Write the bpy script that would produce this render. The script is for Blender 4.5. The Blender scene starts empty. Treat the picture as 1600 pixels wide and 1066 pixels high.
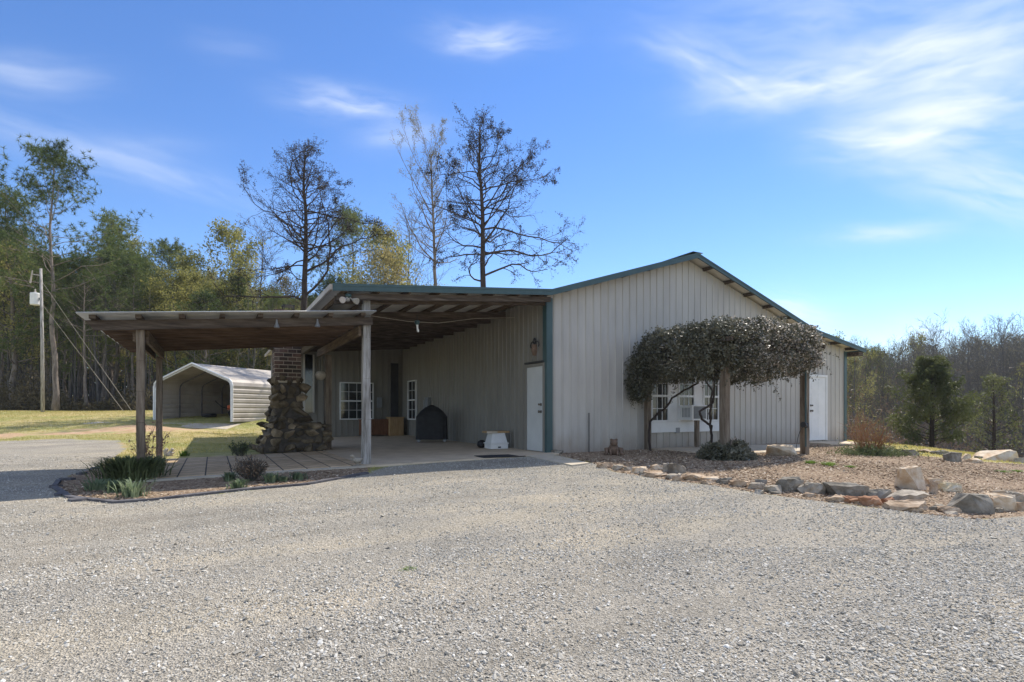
import bpy, bmesh, math, random
import numpy as np
from mathutils import Vector, Matrix
random.seed(7); RS = np.random.RandomState(7)
scene = bpy.context.scene
COL = scene.collection
R = math.radians
HAZE = .00035
# ------------------------------------------------------------------ camera frame
CAM = (-6.86, -10.97, 0.97); FW = (.4756, .8797); RT = (.8797, -.4756)
F = 865.0; HZ = 642.0
def dr(x, y):
    return (x-CAM[0])*FW[0]+(y-CAM[1])*FW[1], (x-CAM[0])*RT[0]+(y-CAM[1])*RT[1]
def wd(d, r): return CAM[0]+d*FW[0]+r*RT[0], CAM[1]+d*FW[1]+r*RT[1]
def sst(t): t = np.clip(t, 0, 1); return t*t*(3-2*t)
def H(x, y):
    """terrain height"""
    x = np.asarray(x, float); y = np.asarray(y, float)
    d, r = dr(x, y)
    z = .018*np.clip(x, -9, 0) - .035 - .034*np.clip(-y-.6, 0, 13)
    z = z + 1.2*sst((d-15)/24.)*sst((4-r)/10.)*np.maximum(sst((-x-4.9)/5.), sst((y-15)/7.))
    z = z + 1.3*sst((d-45)/80.)*sst((4-r)/10.)
    z = z - 9.0*sst((r-9.5)/48.)*sst((d-2)/6.)
    z = z + .10*np.exp(-(((x-4.6)/3.6)**2+((y+4.6)/1.5)**2))
    z = z + .02*np.sin(x*.7+1.3)*np.sin(y*.6)*sst((-y-2.5)/2.) + .05*np.sin(x*.31)*np.sin(y*.27+1)*sst((d-17)/8.)
    return z
def gp(px, py):
    """point of the terrain seen along a sight line"""
    u = (px-800)/F; v = (HZ-py)/F
    dx = FW[0]+u*RT[0]; dy = FW[1]+u*RT[1]
    t = 1.2; st = .05
    while t < 300:
        if CAM[2]+v*t <= float(H(CAM[0]+dx*t, CAM[1]+dy*t)): break
        t += st
        if t > 30: st = .3
    return CAM[0]+dx*t, CAM[1]+dy*t, t
def pxm(px, d): return px*d/F
# ------------------------------------------------------------------ materials
def newmat(name):
    m = bpy.data.materials.new(name); m.use_nodes = True
    nt = m.node_tree; bs = nt.nodes['Principled BSDF']; return m, nt, bs
def N(nt, t, **k):
    n = nt.nodes.new(t)
    for a, b in k.items():
        if a in n.bl_rna.properties: setattr(n, a, b)
        else: n.inputs[a].default_value = b
    return n
def ramp(nt, fac, stops):
    r = nt.nodes.new('ShaderNodeValToRGB'); e = r.color_ramp.elements
    while len(e) < len(stops): e.new(.5)
    for i, (p, c) in enumerate(stops): e[i].position = p; e[i].color = (*c, 1)
    nt.links.new(fac, r.inputs[0]); return r.outputs[0]
def coord(nt, scale, src='Object'):
    tc = nt.nodes.new('ShaderNodeTexCoord'); mp = nt.nodes.new('ShaderNodeMapping')
    mp.inputs['Scale'].default_value = scale
    nt.links.new(tc.outputs[src], mp.inputs[0]); return mp.outputs[0]
def pm(name, stops, scale=3, stretch=(1,1,1), rough=.8, bump=.2, bscale=None, metal=0, detail=6, spec=.3, stops2=None, scale2=.6, dist=.02):
    m, nt, bs = newmat(name); L = nt.links.new
    v = coord(nt, stretch)
    n = N(nt, 'ShaderNodeTexNoise', Scale=scale, Detail=detail, Roughness=.62); L(v, n.inputs['Vector'])
    c = ramp(nt, n.outputs[0], stops)
    if stops2:
        n2 = N(nt, 'ShaderNodeTexNoise', Scale=scale2, Detail=3); L(coord(nt, (1,1,1)), n2.inputs['Vector'])
        c2 = ramp(nt, n2.outputs[0], stops2)
        mx = nt.nodes.new('ShaderNodeMixRGB'); mx.blend_type = 'MULTIPLY'; mx.inputs[0].default_value = 1
        L(c, mx.inputs[1]); L(c2, mx.inputs[2]); c = mx.outputs[0]
    L(c, bs.inputs['Base Color'])
    bs.inputs['Roughness'].default_value = rough; bs.inputs['Metallic'].default_value = metal
    bs.inputs['Specular IOR Level'].default_value = spec
    if bump:
        b = N(nt, 'ShaderNodeBump', Strength=bump, Distance=dist)
        nb = N(nt, 'ShaderNodeTexNoise', Scale=bscale or scale*3, Detail=5); L(v, nb.inputs['Vector'])
        L(nb.outputs[0], b.inputs['Height']); L(b.outputs[0], bs.inputs['Normal'])
    return m
def splash(m):
    nt = m.node_tree; L = nt.links.new; bs = nt.nodes['Principled BSDF']; src = bs.inputs['Base Color'].links[0].from_socket
    sx = nt.nodes.new('ShaderNodeSeparateXYZ'); L(coord(nt, (1,1,1)), sx.inputs[0])
    n = N(nt, 'ShaderNodeTexNoise', Scale=5., Detail=6); L(coord(nt, (1,1,.5)), n.inputs['Vector'])
    a = N(nt, 'ShaderNodeMath', operation='MULTIPLY_ADD'); L(n.outputs[0], a.inputs[0]); a.inputs[1].default_value = -.8; L(sx.outputs[2], a.inputs[2])
    r = nt.nodes.new('ShaderNodeMapRange'); L(a.outputs[0], r.inputs['Value']); r.inputs['From Min'].default_value = -.45; r.inputs['From Max'].default_value = .12; r.inputs['To Min'].default_value = .55; r.inputs['To Max'].default_value = 0
    x = nt.nodes.new('ShaderNodeMixRGB'); L(r.outputs[0], x.inputs[0]); L(src, x.inputs[1]); x.inputs[2].default_value = (.30,.22,.15,1); L(x.outputs[0], bs.inputs['Base Color'])
def g(v, t=(1,1,1)): return tuple(v*a for a in t)
M = {}
M['concrete'] = pm('concrete', [(.3,(.50,.40,.28)),(.55,(.62,.505,.365)),(.8,(.68,.57,.43))], 2.2, rough=.9, bump=.15, bscale=40)
M['concrete_pale'] = pm('concrete_pale', [(.3,(.44,.38,.29)),(.7,(.60,.53,.42))], 3, rough=.9, bump=.2, bscale=40)
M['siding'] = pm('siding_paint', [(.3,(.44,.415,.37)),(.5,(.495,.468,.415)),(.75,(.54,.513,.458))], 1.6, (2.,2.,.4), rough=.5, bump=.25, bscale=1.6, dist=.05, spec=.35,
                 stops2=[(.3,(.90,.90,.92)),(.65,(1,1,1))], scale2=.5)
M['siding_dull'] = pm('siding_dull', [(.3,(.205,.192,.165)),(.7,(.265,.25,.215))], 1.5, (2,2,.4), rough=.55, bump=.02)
M['green_trim'] = pm('green_trim', [(.3,(.030,.068,.070)),(.7,(.048,.095,.096))], 3, (1,1,1), rough=.42, bump=.02, spec=.5)
M['roof_metal'] = pm('roof_metal', [(.3,(.50,.50,.47)),(.7,(.64,.64,.61))], 2.5, rough=.4, bump=.02, metal=.25)
M['roof_under'] = pm('roof_under', [(.3,(.62,.58,.50)),(.7,(.76,.73,.65))], 2.5, rough=.6, bump=.02)
M['wood_dark'] = pm('weathered_beam', [(.28,(.035,.026,.019)),(.5,(.085,.064,.048)),(.75,(.18,.145,.11))], 2.2, (1,7,9), rough=.85, bump=.4)
M['wood_y'] = pm('joist_wood', [(.28,(.055,.038,.024)),(.5,(.125,.088,.056)),(.75,(.23,.17,.11))], 2.2, (7,1,9), rough=.85, bump=.4)
M['wood_x'] = pm('warm_joist_wood', [(.28,(.05,.032,.021)),(.5,(.115,.074,.047)),(.75,(.20,.135,.09))], 2.2, (1,7,9), rough=.85, bump=.4)
M['post_gray'] = pm('gray_post', [(.3,(.14,.125,.105)),(.5,(.34,.32,.29)),(.72,(.52,.50,.47))], 2.4, (8,8,.9), rough=.9, bump=.6)
M['post_brown'] = pm('brown_post', [(.3,(.085,.062,.042)),(.5,(.18,.14,.10)),(.75,(.30,.25,.19))], 2.4, (8,8,.9), rough=.85, bump=.5)
M['white'] = pm('white_paint', [(.3,(.68,.68,.66)),(.7,(.80,.80,.78))], 2, rough=.5, bump=.03)
M['door_gray'] = pm('door_gray', [(.3,(.52,.53,.52)),(.7,(.62,.63,.61))], 1.5, rough=.5, bump=.02)
M['black'] = pm('black_cover', [(.3,(.012,.012,.013)),(.7,(.03,.03,.032))], 5, rough=.6, bump=.4, bscale=6)
M['metal_gray'] = pm('metal_gray', [(.3,(.22,.23,.24)),(.7,(.32,.33,.34))], 4, rough=.45, metal=.4, bump=.02)
M['brass'] = pm('dark_knob', [(.3,(.10,.09,.075)),(.7,(.2,.17,.13))], 8, rough=.3, metal=.9, bump=0)
M['oak'] = pm('light_oak', [(.3,(.33,.20,.09)),(.7,(.50,.33,.17))], 3, (8,8,1), rough=.6, bump=.1)
M['redwood'] = pm('red_brown_wood', [(.3,(.12,.05,.025)),(.7,(.22,.10,.05))], 3, (8,8,1), rough=.6, bump=.1)
M['red'] = pm('faded_red', [(.3,(.38,.07,.03)),(.7,(.55,.13,.05))], 5, rough=.5)
M['pale_stone'] = pm('pale_cast_stone', [(.3,(.38,.33,.28)),(.7,(.55,.49,.43))], 14, rough=.9, bump=.5)
M['terracotta'] = pm('dusty_terracotta', [(.3,(.12,.08,.055)),(.7,(.24,.16,.11))], 12, rough=.9, bump=.5)
M['mortar'] = pm('mortar', [(.3,(.06,.05,.04)),(.7,(.13,.112,.09))], 9, rough=.95, bump=.6)
M['bark'] = pm('bark', [(.3,(.11,.09,.072)),(.5,(.21,.175,.145)),(.75,(.34,.295,.25))], 2.5, (3,3,.7), rough=.95, bump=.7)
M['bark_dark'] = pm('bark_dark', [(.3,(.022,.016,.013)),(.7,(.065,.048,.038))], 2.5, (3,3,.7), rough=.95, bump=.7)
M['bark_pale'] = pm('bark_pale', [(.3,(.06,.055,.05)),(.7,(.16,.148,.13))], 2.5, (3,3,.7), rough=.95, bump=.5)
M['galv'] = pm('galvanised', [(.3,(.55,.56,.57)),(.7,(.68,.69,.70))], 6, rough=.4, metal=.5, bump=0)
M['carport_sheet'] = pm('carport_sheet', [(.3,(.30,.26,.22)),(.5,(.42,.375,.32)),(.75,(.50,.455,.395))], .9, (1,1,1), rough=.5, bump=.02)
M['cable'] = pm('dark_cable', [(.3,(.03,.03,.03)),(.7,(.05,.05,.05))], 4, rough=.6, bump=0)
M['pale_cable'] = pm('pale_cable', [(.3,(.30,.26,.2)),(.7,(.38,.34,.27))], 4, rough=.6, bump=0)
M['mat_dark'] = pm('doormat', [(.3,(.018,.018,.02)),(.7,(.045,.045,.05))], 30, rough=.95, bump=.6)
M['edging'] = pm('dark_edging', [(.3,(.07,.065,.07)),(.7,(.15,.145,.15))], 8, rough=.9, bump=.4)
M['basket'] = pm('pale_basket', [(.3,(.30,.26,.2)),(.7,(.50,.45,.36))], 18, (1,1,4), rough=.8, bump=.5)
M['bulb'] = pm('frosted_bulb', [(.3,(.80,.79,.74)),(.7,(.86,.85,.80))], 4, rough=.25, bump=0)
splash(M['siding'])
def rockmat(name, a, b, c):
    return pm(name, [(.3,a),(.5,b),(.72,c)], 5, rough=.92, bump=.7, bscale=12, dist=.03)
M['rock_dark'] = rockmat('slate_rock', (.11,.098,.078),(.22,.195,.155),(.38,.345,.29))
M['rock_gray'] = rockmat('gray_rock', (.20,.17,.125),(.38,.33,.26),(.54,.48,.395))
M['rock_pale'] = rockmat('pale_rock', (.42,.25,.12),(.60,.48,.34),(.74,.66,.53))
M['rock_tan'] = rockmat('tan_rock', (.26,.17,.10),(.42,.31,.21),(.55,.46,.35))
M['rock_red'] = rockmat('rusty_rock', (.20,.09,.045),(.34,.18,.10),(.45,.30,.20))
M['rock_cream'] = rockmat('cream_rock', (.45,.30,.12),(.62,.52,.34),(.72,.68,.58))
M['hearth'] = pm('mossy_fieldstone', [(.28,(.045,.036,.025)),(.45,(.12,.098,.066)),(.6,(.21,.17,.12)),(.8,(.40,.34,.26))], 2.6, rough=.95, bump=.8, bscale=14, dist=.03)
def glass():
    m, nt, bs = newmat('window_glass'); L = nt.links.new
    n = N(nt, 'ShaderNodeTexNoise', Scale=1.4, Detail=3); L(coord(nt, (1,1,1)), n.inputs['Vector'])
    L(ramp(nt, n.outputs[0], [(.4,(.012,.014,.015)),(.62,(.05,.055,.055))]), bs.inputs['Base Color'])
    bs.inputs['Roughness'].default_value = .06; bs.inputs['Specular IOR Level'].default_value = .7
    return m
M['glass'] = glass()
def tone(m):
    nt = m.node_tree; L = nt.links.new; bs = nt.nodes['Principled BSDF']; src = bs.inputs['Base Color'].links[0].from_socket
    a = nt.nodes.new('ShaderNodeAttribute'); a.attribute_name = 'rnd'
    x = nt.nodes.new('ShaderNodeMixRGB'); x.blend_type = 'MULTIPLY'; x.inputs[0].default_value = 1; L(src, x.inputs[1])
    L(ramp(nt, a.outputs['Fac'], [(0,(.5,.47,.42)),(.4,(.85,.82,.75)),(.8,(1.25,1.18,1.05)),(1,(1.8,1.7,1.55))]), x.inputs[2]); L(x.outputs[0], bs.inputs['Base Color'])
tone(M['hearth'])
def leafmat(name, c1, c2, c3, rough=.6, trans=.35, spec=.25, nscale=.5):
    m, nt, bs = newmat(name); L = nt.links.new
    n = N(nt, 'ShaderNodeTexNoise', Scale=nscale, Detail=5, Roughness=.7); L(coord(nt, (1,1,1)), n.inputs['Vector'])
    oi = nt.nodes.new('ShaderNodeObjectInfo')
    ad = N(nt, 'ShaderNodeMath', operation='MULTIPLY_ADD'); L(oi.outputs['Random'], ad.inputs[0]); ad.inputs[1].default_value = .24; ad.inputs[2].default_value = -.12
    a2 = N(nt, 'ShaderNodeMath', operation='ADD'); L(n.outputs[0], a2.inputs[0]); L(ad.outputs[0], a2.inputs[1])
    c = ramp(nt, a2.outputs[0], [(.32, c1), (.5, c2), (.70, c3)])
    L(c, bs.inputs['Base Color']); bs.inputs['Roughness'].default_value = rough; bs.inputs['Specular IOR Level'].default_value = spec
    tr = nt.nodes.new('ShaderNodeBsdfTranslucent'); L(c, tr.inputs[0])
    mx = nt.nodes.new('ShaderNodeMixShader'); mx.inputs[0].default_value = trans
    L(bs.outputs[0], mx.inputs[1]); L(tr.outputs[0], mx.inputs[2]); L(mx.outputs[0], nt.nodes['Material Output'].inputs[0])
    return m
M['needles'] = leafmat('pine_needles', (.055,.085,.026),(.12,.16,.048),(.24,.27,.085), trans=.45)
M['needles_dark'] = leafmat('dark_needles', (.045,.058,.024),(.085,.10,.040),(.16,.175,.075), trans=.4)
M['spring'] = leafmat('spring_leaves', (.17,.18,.05),(.30,.29,.085),(.42,.38,.14), trans=.5)
M['rust_leaf'] = leafmat('rust_leaves', (.17,.14,.055),(.30,.245,.095),(.42,.36,.15), trans=.5)
M['bud'] = leafmat('pale_buds', (.16,.15,.085),(.27,.25,.14),(.38,.35,.21), trans=.4)
M['dead_tuft'] = leafmat('dead_tufts', (.012,.010,.008),(.028,.022,.015),(.05,.038,.022), trans=.1)
M['twig_gray'] = leafmat('twig_mass', (.065,.068,.062),(.115,.115,.103),(.19,.185,.16), trans=.3)
M['vine_leaf'] = leafmat('vine_leaf', (.07,.072,.045),(.14,.135,.09),(.25,.23,.165), rough=.42, trans=.15, spec=.4, nscale=1.3)
M['cedar'] = leafmat('cedar_green', (.06,.075,.028),(.115,.13,.048),(.20,.21,.085), trans=.4)
M['glint'] = leafmat('pale_leaf_glint', (.34,.29,.23),(.50,.44,.37),(.64,.59,.52), rough=.5, trans=.3, nscale=2)  # pale colour standing in for sun highlights on the vine leaves
M['iris'] = leafmat('iris_leaf', (.10,.145,.08),(.18,.235,.13),(.28,.34,.20), trans=.35, nscale=2)
M['liriope'] = leafmat('dark_strap_leaf', (.10,.125,.055),(.19,.225,.10),(.30,.33,.17), trans=.35, nscale=2)
M['weed'] = leafmat('weed_leaf', (.10,.17,.03),(.17,.26,.05),(.26,.36,.09), trans=.4, nscale=2)
M['orange_stem'] = leafmat('orange_stem', (.22,.10,.045),(.34,.17,.08),(.45,.27,.14), trans=.1, nscale=2)
M['dead_flower'] = leafmat('dead_flower', (.16,.08,.065),(.26,.14,.11),(.40,.28,.23), trans=.3, nscale=3)
M['grass'] = leafmat('lawn_blade', (.36,.33,.09),(.54,.46,.17),(.68,.56,.29), trans=.45, nscale=.6)
M['undergrowth'] = leafmat('undergrowth', (.055,.052,.026),(.12,.10,.052),(.24,.195,.11), trans=.35, nscale=.4)
M['brush'] = leafmat('dry_brush', (.12,.08,.05),(.20,.14,.09),(.30,.24,.15), trans=.2, nscale=.7)
def attrmat(name, stops, rough=.9, attr='rnd'):
    m, nt, bs = newmat(name); L = nt.links.new
    a = nt.nodes.new('ShaderNodeAttribute'); a.attribute_name = attr
    L(ramp(nt, a.outputs['Fac'], stops), bs.inputs['Base Color'])
    bs.inputs['Roughness'].default_value = rough; bs.inputs['Specular IOR Level'].default_value = .25
    return m
M['gravel_stone'] = attrmat('gravel_stone', [(0,(.21,.195,.165)),(.2,(.335,.31,.26)),(.42,(.445,.415,.355)),(.66,(.54,.505,.435)),(.88,(.63,.595,.525)),(1,(.74,.71,.64))])
M['chips'] = attrmat('mulch_chip', [(0,(.14,.09,.055)),(.35,(.29,.205,.135)),(.65,(.42,.32,.22)),(.88,(.55,.44,.32)),(1,(.68,.58,.46))])
def pavers():
    m, nt, bs = newmat('paver'); L = nt.links.new
    v = coord(nt, (1,1,1))
    b = N(nt, 'ShaderNodeTexBrick', Scale=1.0); b.offset = 0; b.inputs['Brick Width'].default_value = .41; b.inputs['Row Height'].default_value = .41
    b.inputs['Mortar Size'].default_value = .012; b.inputs['Color1'].default_value = (.56,.40,.235,1); b.inputs['Color2'].default_value = (.70,.53,.34,1); b.inputs['Mortar'].default_value = (.08,.065,.05,1)
    b.inputs['Bias'].default_value = -.2
    L(v, b.inputs['Vector'])
    n = N(nt, 'ShaderNodeTexNoise', Scale=6., Detail=6); L(v, n.inputs['Vector'])
    mx = nt.nodes.new('ShaderNodeMixRGB'); mx.blend_type = 'MULTIPLY'; mx.inputs[0].default_value = 1
    L(b.outputs[0], mx.inputs[1]); L(ramp(nt, n.outputs[0], [(.3,(.75,.75,.75)),(.7,(1.1,1.1,1.1))]), mx.inputs[2])
    L(mx.outputs[0], bs.inputs['Base Color']); bs.inputs['Roughness'].default_value = .9
    bp = N(nt, 'ShaderNodeBump', Strength=.6, Distance=.01); bp.invert = True; L(b.outputs['Fac'], bp.inputs['Height']); L(bp.outputs[0], bs.inputs['Normal'])
    return m
M['paver'] = pavers()
def groundmat():
    m, nt, bs = newmat('ground_cover'); L = nt.links.new
    v = coord(nt, (1,1,1))
    def noise(s, d=6, r=.6):
        n = N(nt, 'ShaderNodeTexNoise', Scale=s, Detail=d, Roughness=r); L(v, n.inputs['Vector']); return n.outputs[0]
    def vor(s):
        n = N(nt, 'ShaderNodeTexVoronoi', Scale=s); L(v, n.inputs['Vector']); return n
    def mix(f, a, b, bt='MIX'):
        x = nt.nodes.new('ShaderNodeMixRGB'); x.blend_type = bt
        if isinstance(f, float): x.inputs[0].default_value = f
        else: L(f, x.inputs[0])
        L(a, x.inputs[1]); L(b, x.inputs[2]); return x.outputs[0]
    def attr(n):
        a = nt.nodes.new('ShaderNodeAttribute'); a.attribute_name = n; return a.outputs['Fac']
    def mask(n, s=3., amp=.5):
        nz = noise(s, 5)
        a = N(nt, 'ShaderNodeMath', operation='MULTIPLY_ADD'); L(nz, a.inputs[0]); a.inputs[1].default_value = amp*2; a.inputs[2].default_value = -amp
        b = N(nt, 'ShaderNodeMath', operation='ADD'); L(attr(n), b.inputs[0]); L(a.outputs[0], b.inputs[1])
        c = nt.nodes.new('ShaderNodeMapRange'); c.interpolation_type = 'SMOOTHSTEP'; c.inputs['From Min'].default_value = .38; c.inputs['From Max'].default_value = .62; L(b.outputs[0], c.inputs['Value']); return c.outputs[0]
    grass = mix(1., ramp(nt, noise(2.5, 8, .7), [(.3,(.33,.30,.10)),(.43,(.52,.43,.17)),(.54,(.64,.51,.26)),(.7,(.70,.54,.36))]), ramp(nt, noise(30,3), [(.3,(.7,.7,.7)),(.7,(1.1,1.1,1.1))]), 'MULTIPLY')
    grass = mix(1., grass, ramp(nt, noise(.22, 4), [(.38,(.62,.78,.6)),(.6,(1.,1.,1.))]), 'MULTIPLY')
    dirt = ramp(nt, noise(3., 8, .7), [(.3,(.44,.27,.15)),(.55,(.58,.40,.25)),(.75,(.64,.50,.36))])
    vo = vor(85.)
    grav = ramp(nt, vo.outputs['Color'], [(.1,(.25,.23,.19)),(.4,(.375,.345,.292)),(.65,(.465,.43,.367)),(.95,(.59,.55,.475))])
    grav = mix(1., grav, ramp(nt, noise(.9, 8, .65), [(.3,(.78,.78,.78)),(.5,(.95,.94,.92)),(.7,(1.1,1.06,1.0))]), 'MULTIPLY')
    grav = mix(1., grav, ramp(nt, noise(22, 4, .7), [(.3,(.82,.82,.82)),(.7,(1.1,1.1,1.1))]), 'MULTIPLY')
    st_ = N(nt, 'ShaderNodeTexNoise', Scale=1., Detail=4, Roughness=.55); L(coord(nt, (.16,1.25,1)), st_.inputs['Vector'])
    grav = mix(1., grav, ramp(nt, st_.outputs[0], [(.35,(.84,.83,.81)),(.5,(1.,1.,1.)),(.62,(1.12,1.09,1.03))]), 'MULTIPLY')
    vm = vor(30.)
    mul = ramp(nt, vm.outputs['Color'], [(.1,(.17,.11,.07)),(.45,(.31,.22,.145)),(.75,(.42,.32,.22)),(.95,(.55,.44,.32))])
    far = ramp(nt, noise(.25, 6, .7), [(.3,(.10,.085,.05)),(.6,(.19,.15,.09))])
    c = mix(mask('m_dirt', .9, .75), grass, dirt)
    c = mix(mask('m_gravel', 1.6, .45), c, grav)
    c = mix(mask('m_mulch', 5., .3), c, mul)
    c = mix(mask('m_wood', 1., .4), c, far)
    L(c, bs.inputs['Base Color']); bs.inputs['Roughness'].default_value = .95; bs.inputs['Specular IOR Level'].default_value = .15
    b1 = N(nt, 'ShaderNodeBump', Strength=.8, Distance=.02); L(vo.outputs['Distance'], b1.inputs['Height'])
    b2 = N(nt, 'ShaderNodeBump', Strength=.5, Distance=.05); L(noise(9, 6, .7), b2.inputs['Height']); L(b1.outputs[0], b2.inputs['Normal'])
    L(b2.outputs[0], bs.inputs['Normal'])
    return m
M['ground'] = groundmat()
def brickmat():
    m, nt, bs = newmat('old_brick'); L = nt.links.new
    a = nt.nodes.new('ShaderNodeAttribute'); a.attribute_name = 'rnd'
    n = N(nt, 'ShaderNodeTexNoise', Scale=14., Detail=6); L(coord(nt, (1,1,1)), n.inputs['Vector'])
    mx = nt.nodes.new('ShaderNodeMixRGB'); mx.blend_type = 'MULTIPLY'; mx.inputs[0].default_value = 1
    L(ramp(nt, a.outputs['Fac'], [(0,(.05,.04,.032)),(.3,(.11,.07,.052)),(.7,(.18,.11,.08)),(1,(.24,.195,.155))]), mx.inputs[1])
    L(ramp(nt, n.outputs[0], [(.3,(.6,.6,.6)),(.7,(1.15,1.15,1.15))]), mx.inputs[2])
    L(mx.outputs[0], bs.inputs['Base Color']); bs.inputs['Roughness'].default_value = .95
    return m
M['brick'] = brickmat()
# ------------------------------------------------------------------ mesh helpers
class MB:
    minr = .006
    def __init__(s): s.v = []; s.f = []
    def add(s, vs, fs):
        o = len(s.v); s.v += [tuple(a) for a in vs]; s.f += [tuple(i+o for i in f) for f in fs]
    def box(s, x0, x1, y0, y1, z0, z1):
        s.add([(x0,y0,z0),(x1,y0,z0),(x1,y1,z0),(x0,y1,z0),(x0,y0,z1),(x1,y0,z1),(x1,y1,z1),(x0,y1,z1)],
              [(3,2,1,0),(4,5,6,7),(0,1,5,4),(1,2,6,5),(2,3,7,6),(3,0,4,7)]); return s
    def hexa(s, p):   # 8 points, bottom ring then top ring
        s.add(p, [(3,2,1,0),(4,5,6,7),(0,1,5,4),(1,2,6,5),(2,3,7,6),(3,0,4,7)]); return s
    def beam(s, a, b, w, h, up=(0,0,1)):
        a = Vector(a); b = Vector(b); d = (b-a).normalized(); u = Vector(up); sd = d.cross(u).normalized(); u = sd.cross(d)
        p = []
        for q in (a, b):
            p += [q-sd*w/2-u*h/2, q+sd*w/2-u*h/2, q+sd*w/2+u*h/2, q-sd*w/2+u*h/2]
        s.add(p, [(0,1,2,3),(7,6,5,4),(0,4,5,1),(1,5,6,2),(2,6,7,3),(3,7,4,0)]); return s
    def tube(s, pts, rad, n=6, cap=True):
        pts = [Vector(p) for p in pts]
        if not hasattr(rad, '__len__'): rad = [rad]*len(pts)
        vs = []; fs = []; ref = Vector((.31,.17,.94)).normalized()
        d0 = (pts[-1]-pts[0])
        if d0.length > 0 and abs(d0.normalized().dot(ref)) > .9: ref = Vector((1,.2,.1)).normalized()
        for i, p in enumerate(pts):
            d = (pts[min(i+1, len(pts)-1)]-pts[max(i-1, 0)])
            d = d.normalized() if d.length > 1e-9 else Vector((0,0,1))
            a = d.cross(ref)
            a = a.normalized() if a.length > 1e-4 else Vector((1,0,0))
            b = d.cross(a)
            for k in range(n):
                t = 2*math.pi*k/n; vs.append(p+(a*math.cos(t)+b*math.sin(t))*rad[i])
        for i in range(len(pts)-1):
            for k in range(n):
                k2 = (k+1) % n; fs.append((i*n+k, i*n+k2, (i+1)*n+k2, (i+1)*n+k))
        if cap and n > 2: fs.append(tuple(range(n-1,-1,-1))); fs.append(tuple((len(pts)-1)*n+k for k in range(n)))
        s.add(vs, fs); return s
    def lathe(s, prof, c=(0,0,0), n=16, axis='z'):
        vs = []; fs = []
        for (r, z) in prof:
            for k in range(n):
                t = 2*math.pi*k/n
                if axis == 'z': vs.append((c[0]+r*math.cos(t), c[1]+r*math.sin(t), c[2]+z))
                elif axis == 'x': vs.append((c[0]+z, c[1]+r*math.cos(t), c[2]+r*math.sin(t)))
                else: vs.append((c[0]+r*math.cos(t), c[1]+z, c[2]+r*math.sin(t)))
        for i in range(len(prof)-1):
            for k in range(n):
                k2 = (k+1) % n; fs.append((i*n+k, i*n+k2, (i+1)*n+k2, (i+1)*n+k))
        fs.append(tuple(range(n-1,-1,-1))); fs.append(tuple((len(prof)-1)*n+k for k in range(n)))
        s.add(vs, fs); return s
    def build(s, name, mat, parent=None, smooth=False, bevel=0):
        me = bpy.data.meshes.new(name); me.from_pydata(s.v, [], s.f); me.update()
        if smooth: me.shade_smooth()
        return link(name, me, mat, parent, bevel)
def link(name, me, mat, parent=None, bevel=0):
    me.materials.append(M[mat] if isinstance(mat, str) else mat)
    o = bpy.data.objects.new(name, me); COL.objects.link(o)
    if parent: o.parent = parent
    if bevel:
        b = o.modifiers.new('bevel', 'BEVEL'); b.width = bevel; b.segments = 2; b.limit_method = 'ANGLE'
    return o
def npmesh(name, V, Fc, k, mat, parent=None, rnd=None, smooth=False):
    """V (n,3), Fc (m,k) faces of k corners; rnd per-face value"""
    me = bpy.data.meshes.new(name); V = np.ascontiguousarray(V, np.float32); Fc = np.ascontiguousarray(Fc, np.int32)
    me.vertices.add(len(V)); me.vertices.foreach_set('co', V.ravel())
    me.loops.add(Fc.size); me.loops.foreach_set('vertex_index', Fc.ravel())
    me.polygons.add(len(Fc)); me.polygons.foreach_set('loop_start', np.arange(0, Fc.size, k, dtype=np.int32))
    if rnd is not None:
        a = me.attributes.new('rnd', 'FLOAT', 'FACE'); a.data.foreach_set('value', np.ascontiguousarray(rnd, np.float32))
    me.update(calc_edges=True); me.validate()
    me.shade_smooth() if smooth else me.shade_flat()
    return link(name, me, mat, parent)
def tag(o, label=None, cat=None, group=None, kind=None):
    if label: o['label'] = label
    if cat: o['category'] = cat
    if group: o['group'] = group
    if kind: o['kind'] = kind
    return o
def thing(name, label, cat, loc=(0,0,0), rz=0, group=None):
    o = bpy.data.objects.new(name, None); COL.objects.link(o); o.location = loc; o.rotation_euler = (0,0,rz); o.empty_display_size = .2
    return tag(o, label, cat, group)
def copytree(o, parent=None):
    c = o.copy(); COL.objects.link(c); c.parent = parent
    for ch in list(o.children): copytree(ch, c)
    return c
# ------------------------------------------------------------------ leaves
def leaf_tris(C, spread, size, per, rs, aspect=.5, flat=0., up=0.):
    """per triangles around every centre, random directions"""
    C = np.asarray(C, float); C = np.repeat(C, per, axis=0); n = len(C)
    P = C + rs.normal(0, 1, (n,3))*spread
    A = rs.normal(0, 1, (n,3)); A[:,2] = A[:,2]*(1-flat)+up; A /= np.linalg.norm(A, axis=1)[:,None]+1e-9
    B = np.cross(A, rs.normal(0, 1, (n,3))); B /= np.linalg.norm(B, axis=1)[:,None]+1e-9
    s = size*rs.uniform(.55, 1.35, (n,1))
    V = np.stack([P-A*s*.5-B*s*aspect*.5, P-A*s*.5+B*s*aspect*.5, P+A*s*.5], 1).reshape(-1,3)
    return V
def tuft_tris(C, size, per, rs, w=.12):
    """needle tufts: narrow triangles radiating from a centre"""
    C = np.repeat(np.asarray(C, float), per, axis=0); n = len(C)
    A = rs.normal(0, 1, (n,3)); A[:,2] += .35; A /= np.linalg.norm(A, axis=1)[:,None]
    B = np.cross(A, rs.normal(0, 1, (n,3))); B /= np.linalg.norm(B, axis=1)[:,None]
    s = size*rs.uniform(.6, 1.2, (n,1))
    return np.stack([C-B*s*w, C+B*s*w, C+A*s], 1).reshape(-1,3)
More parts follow.
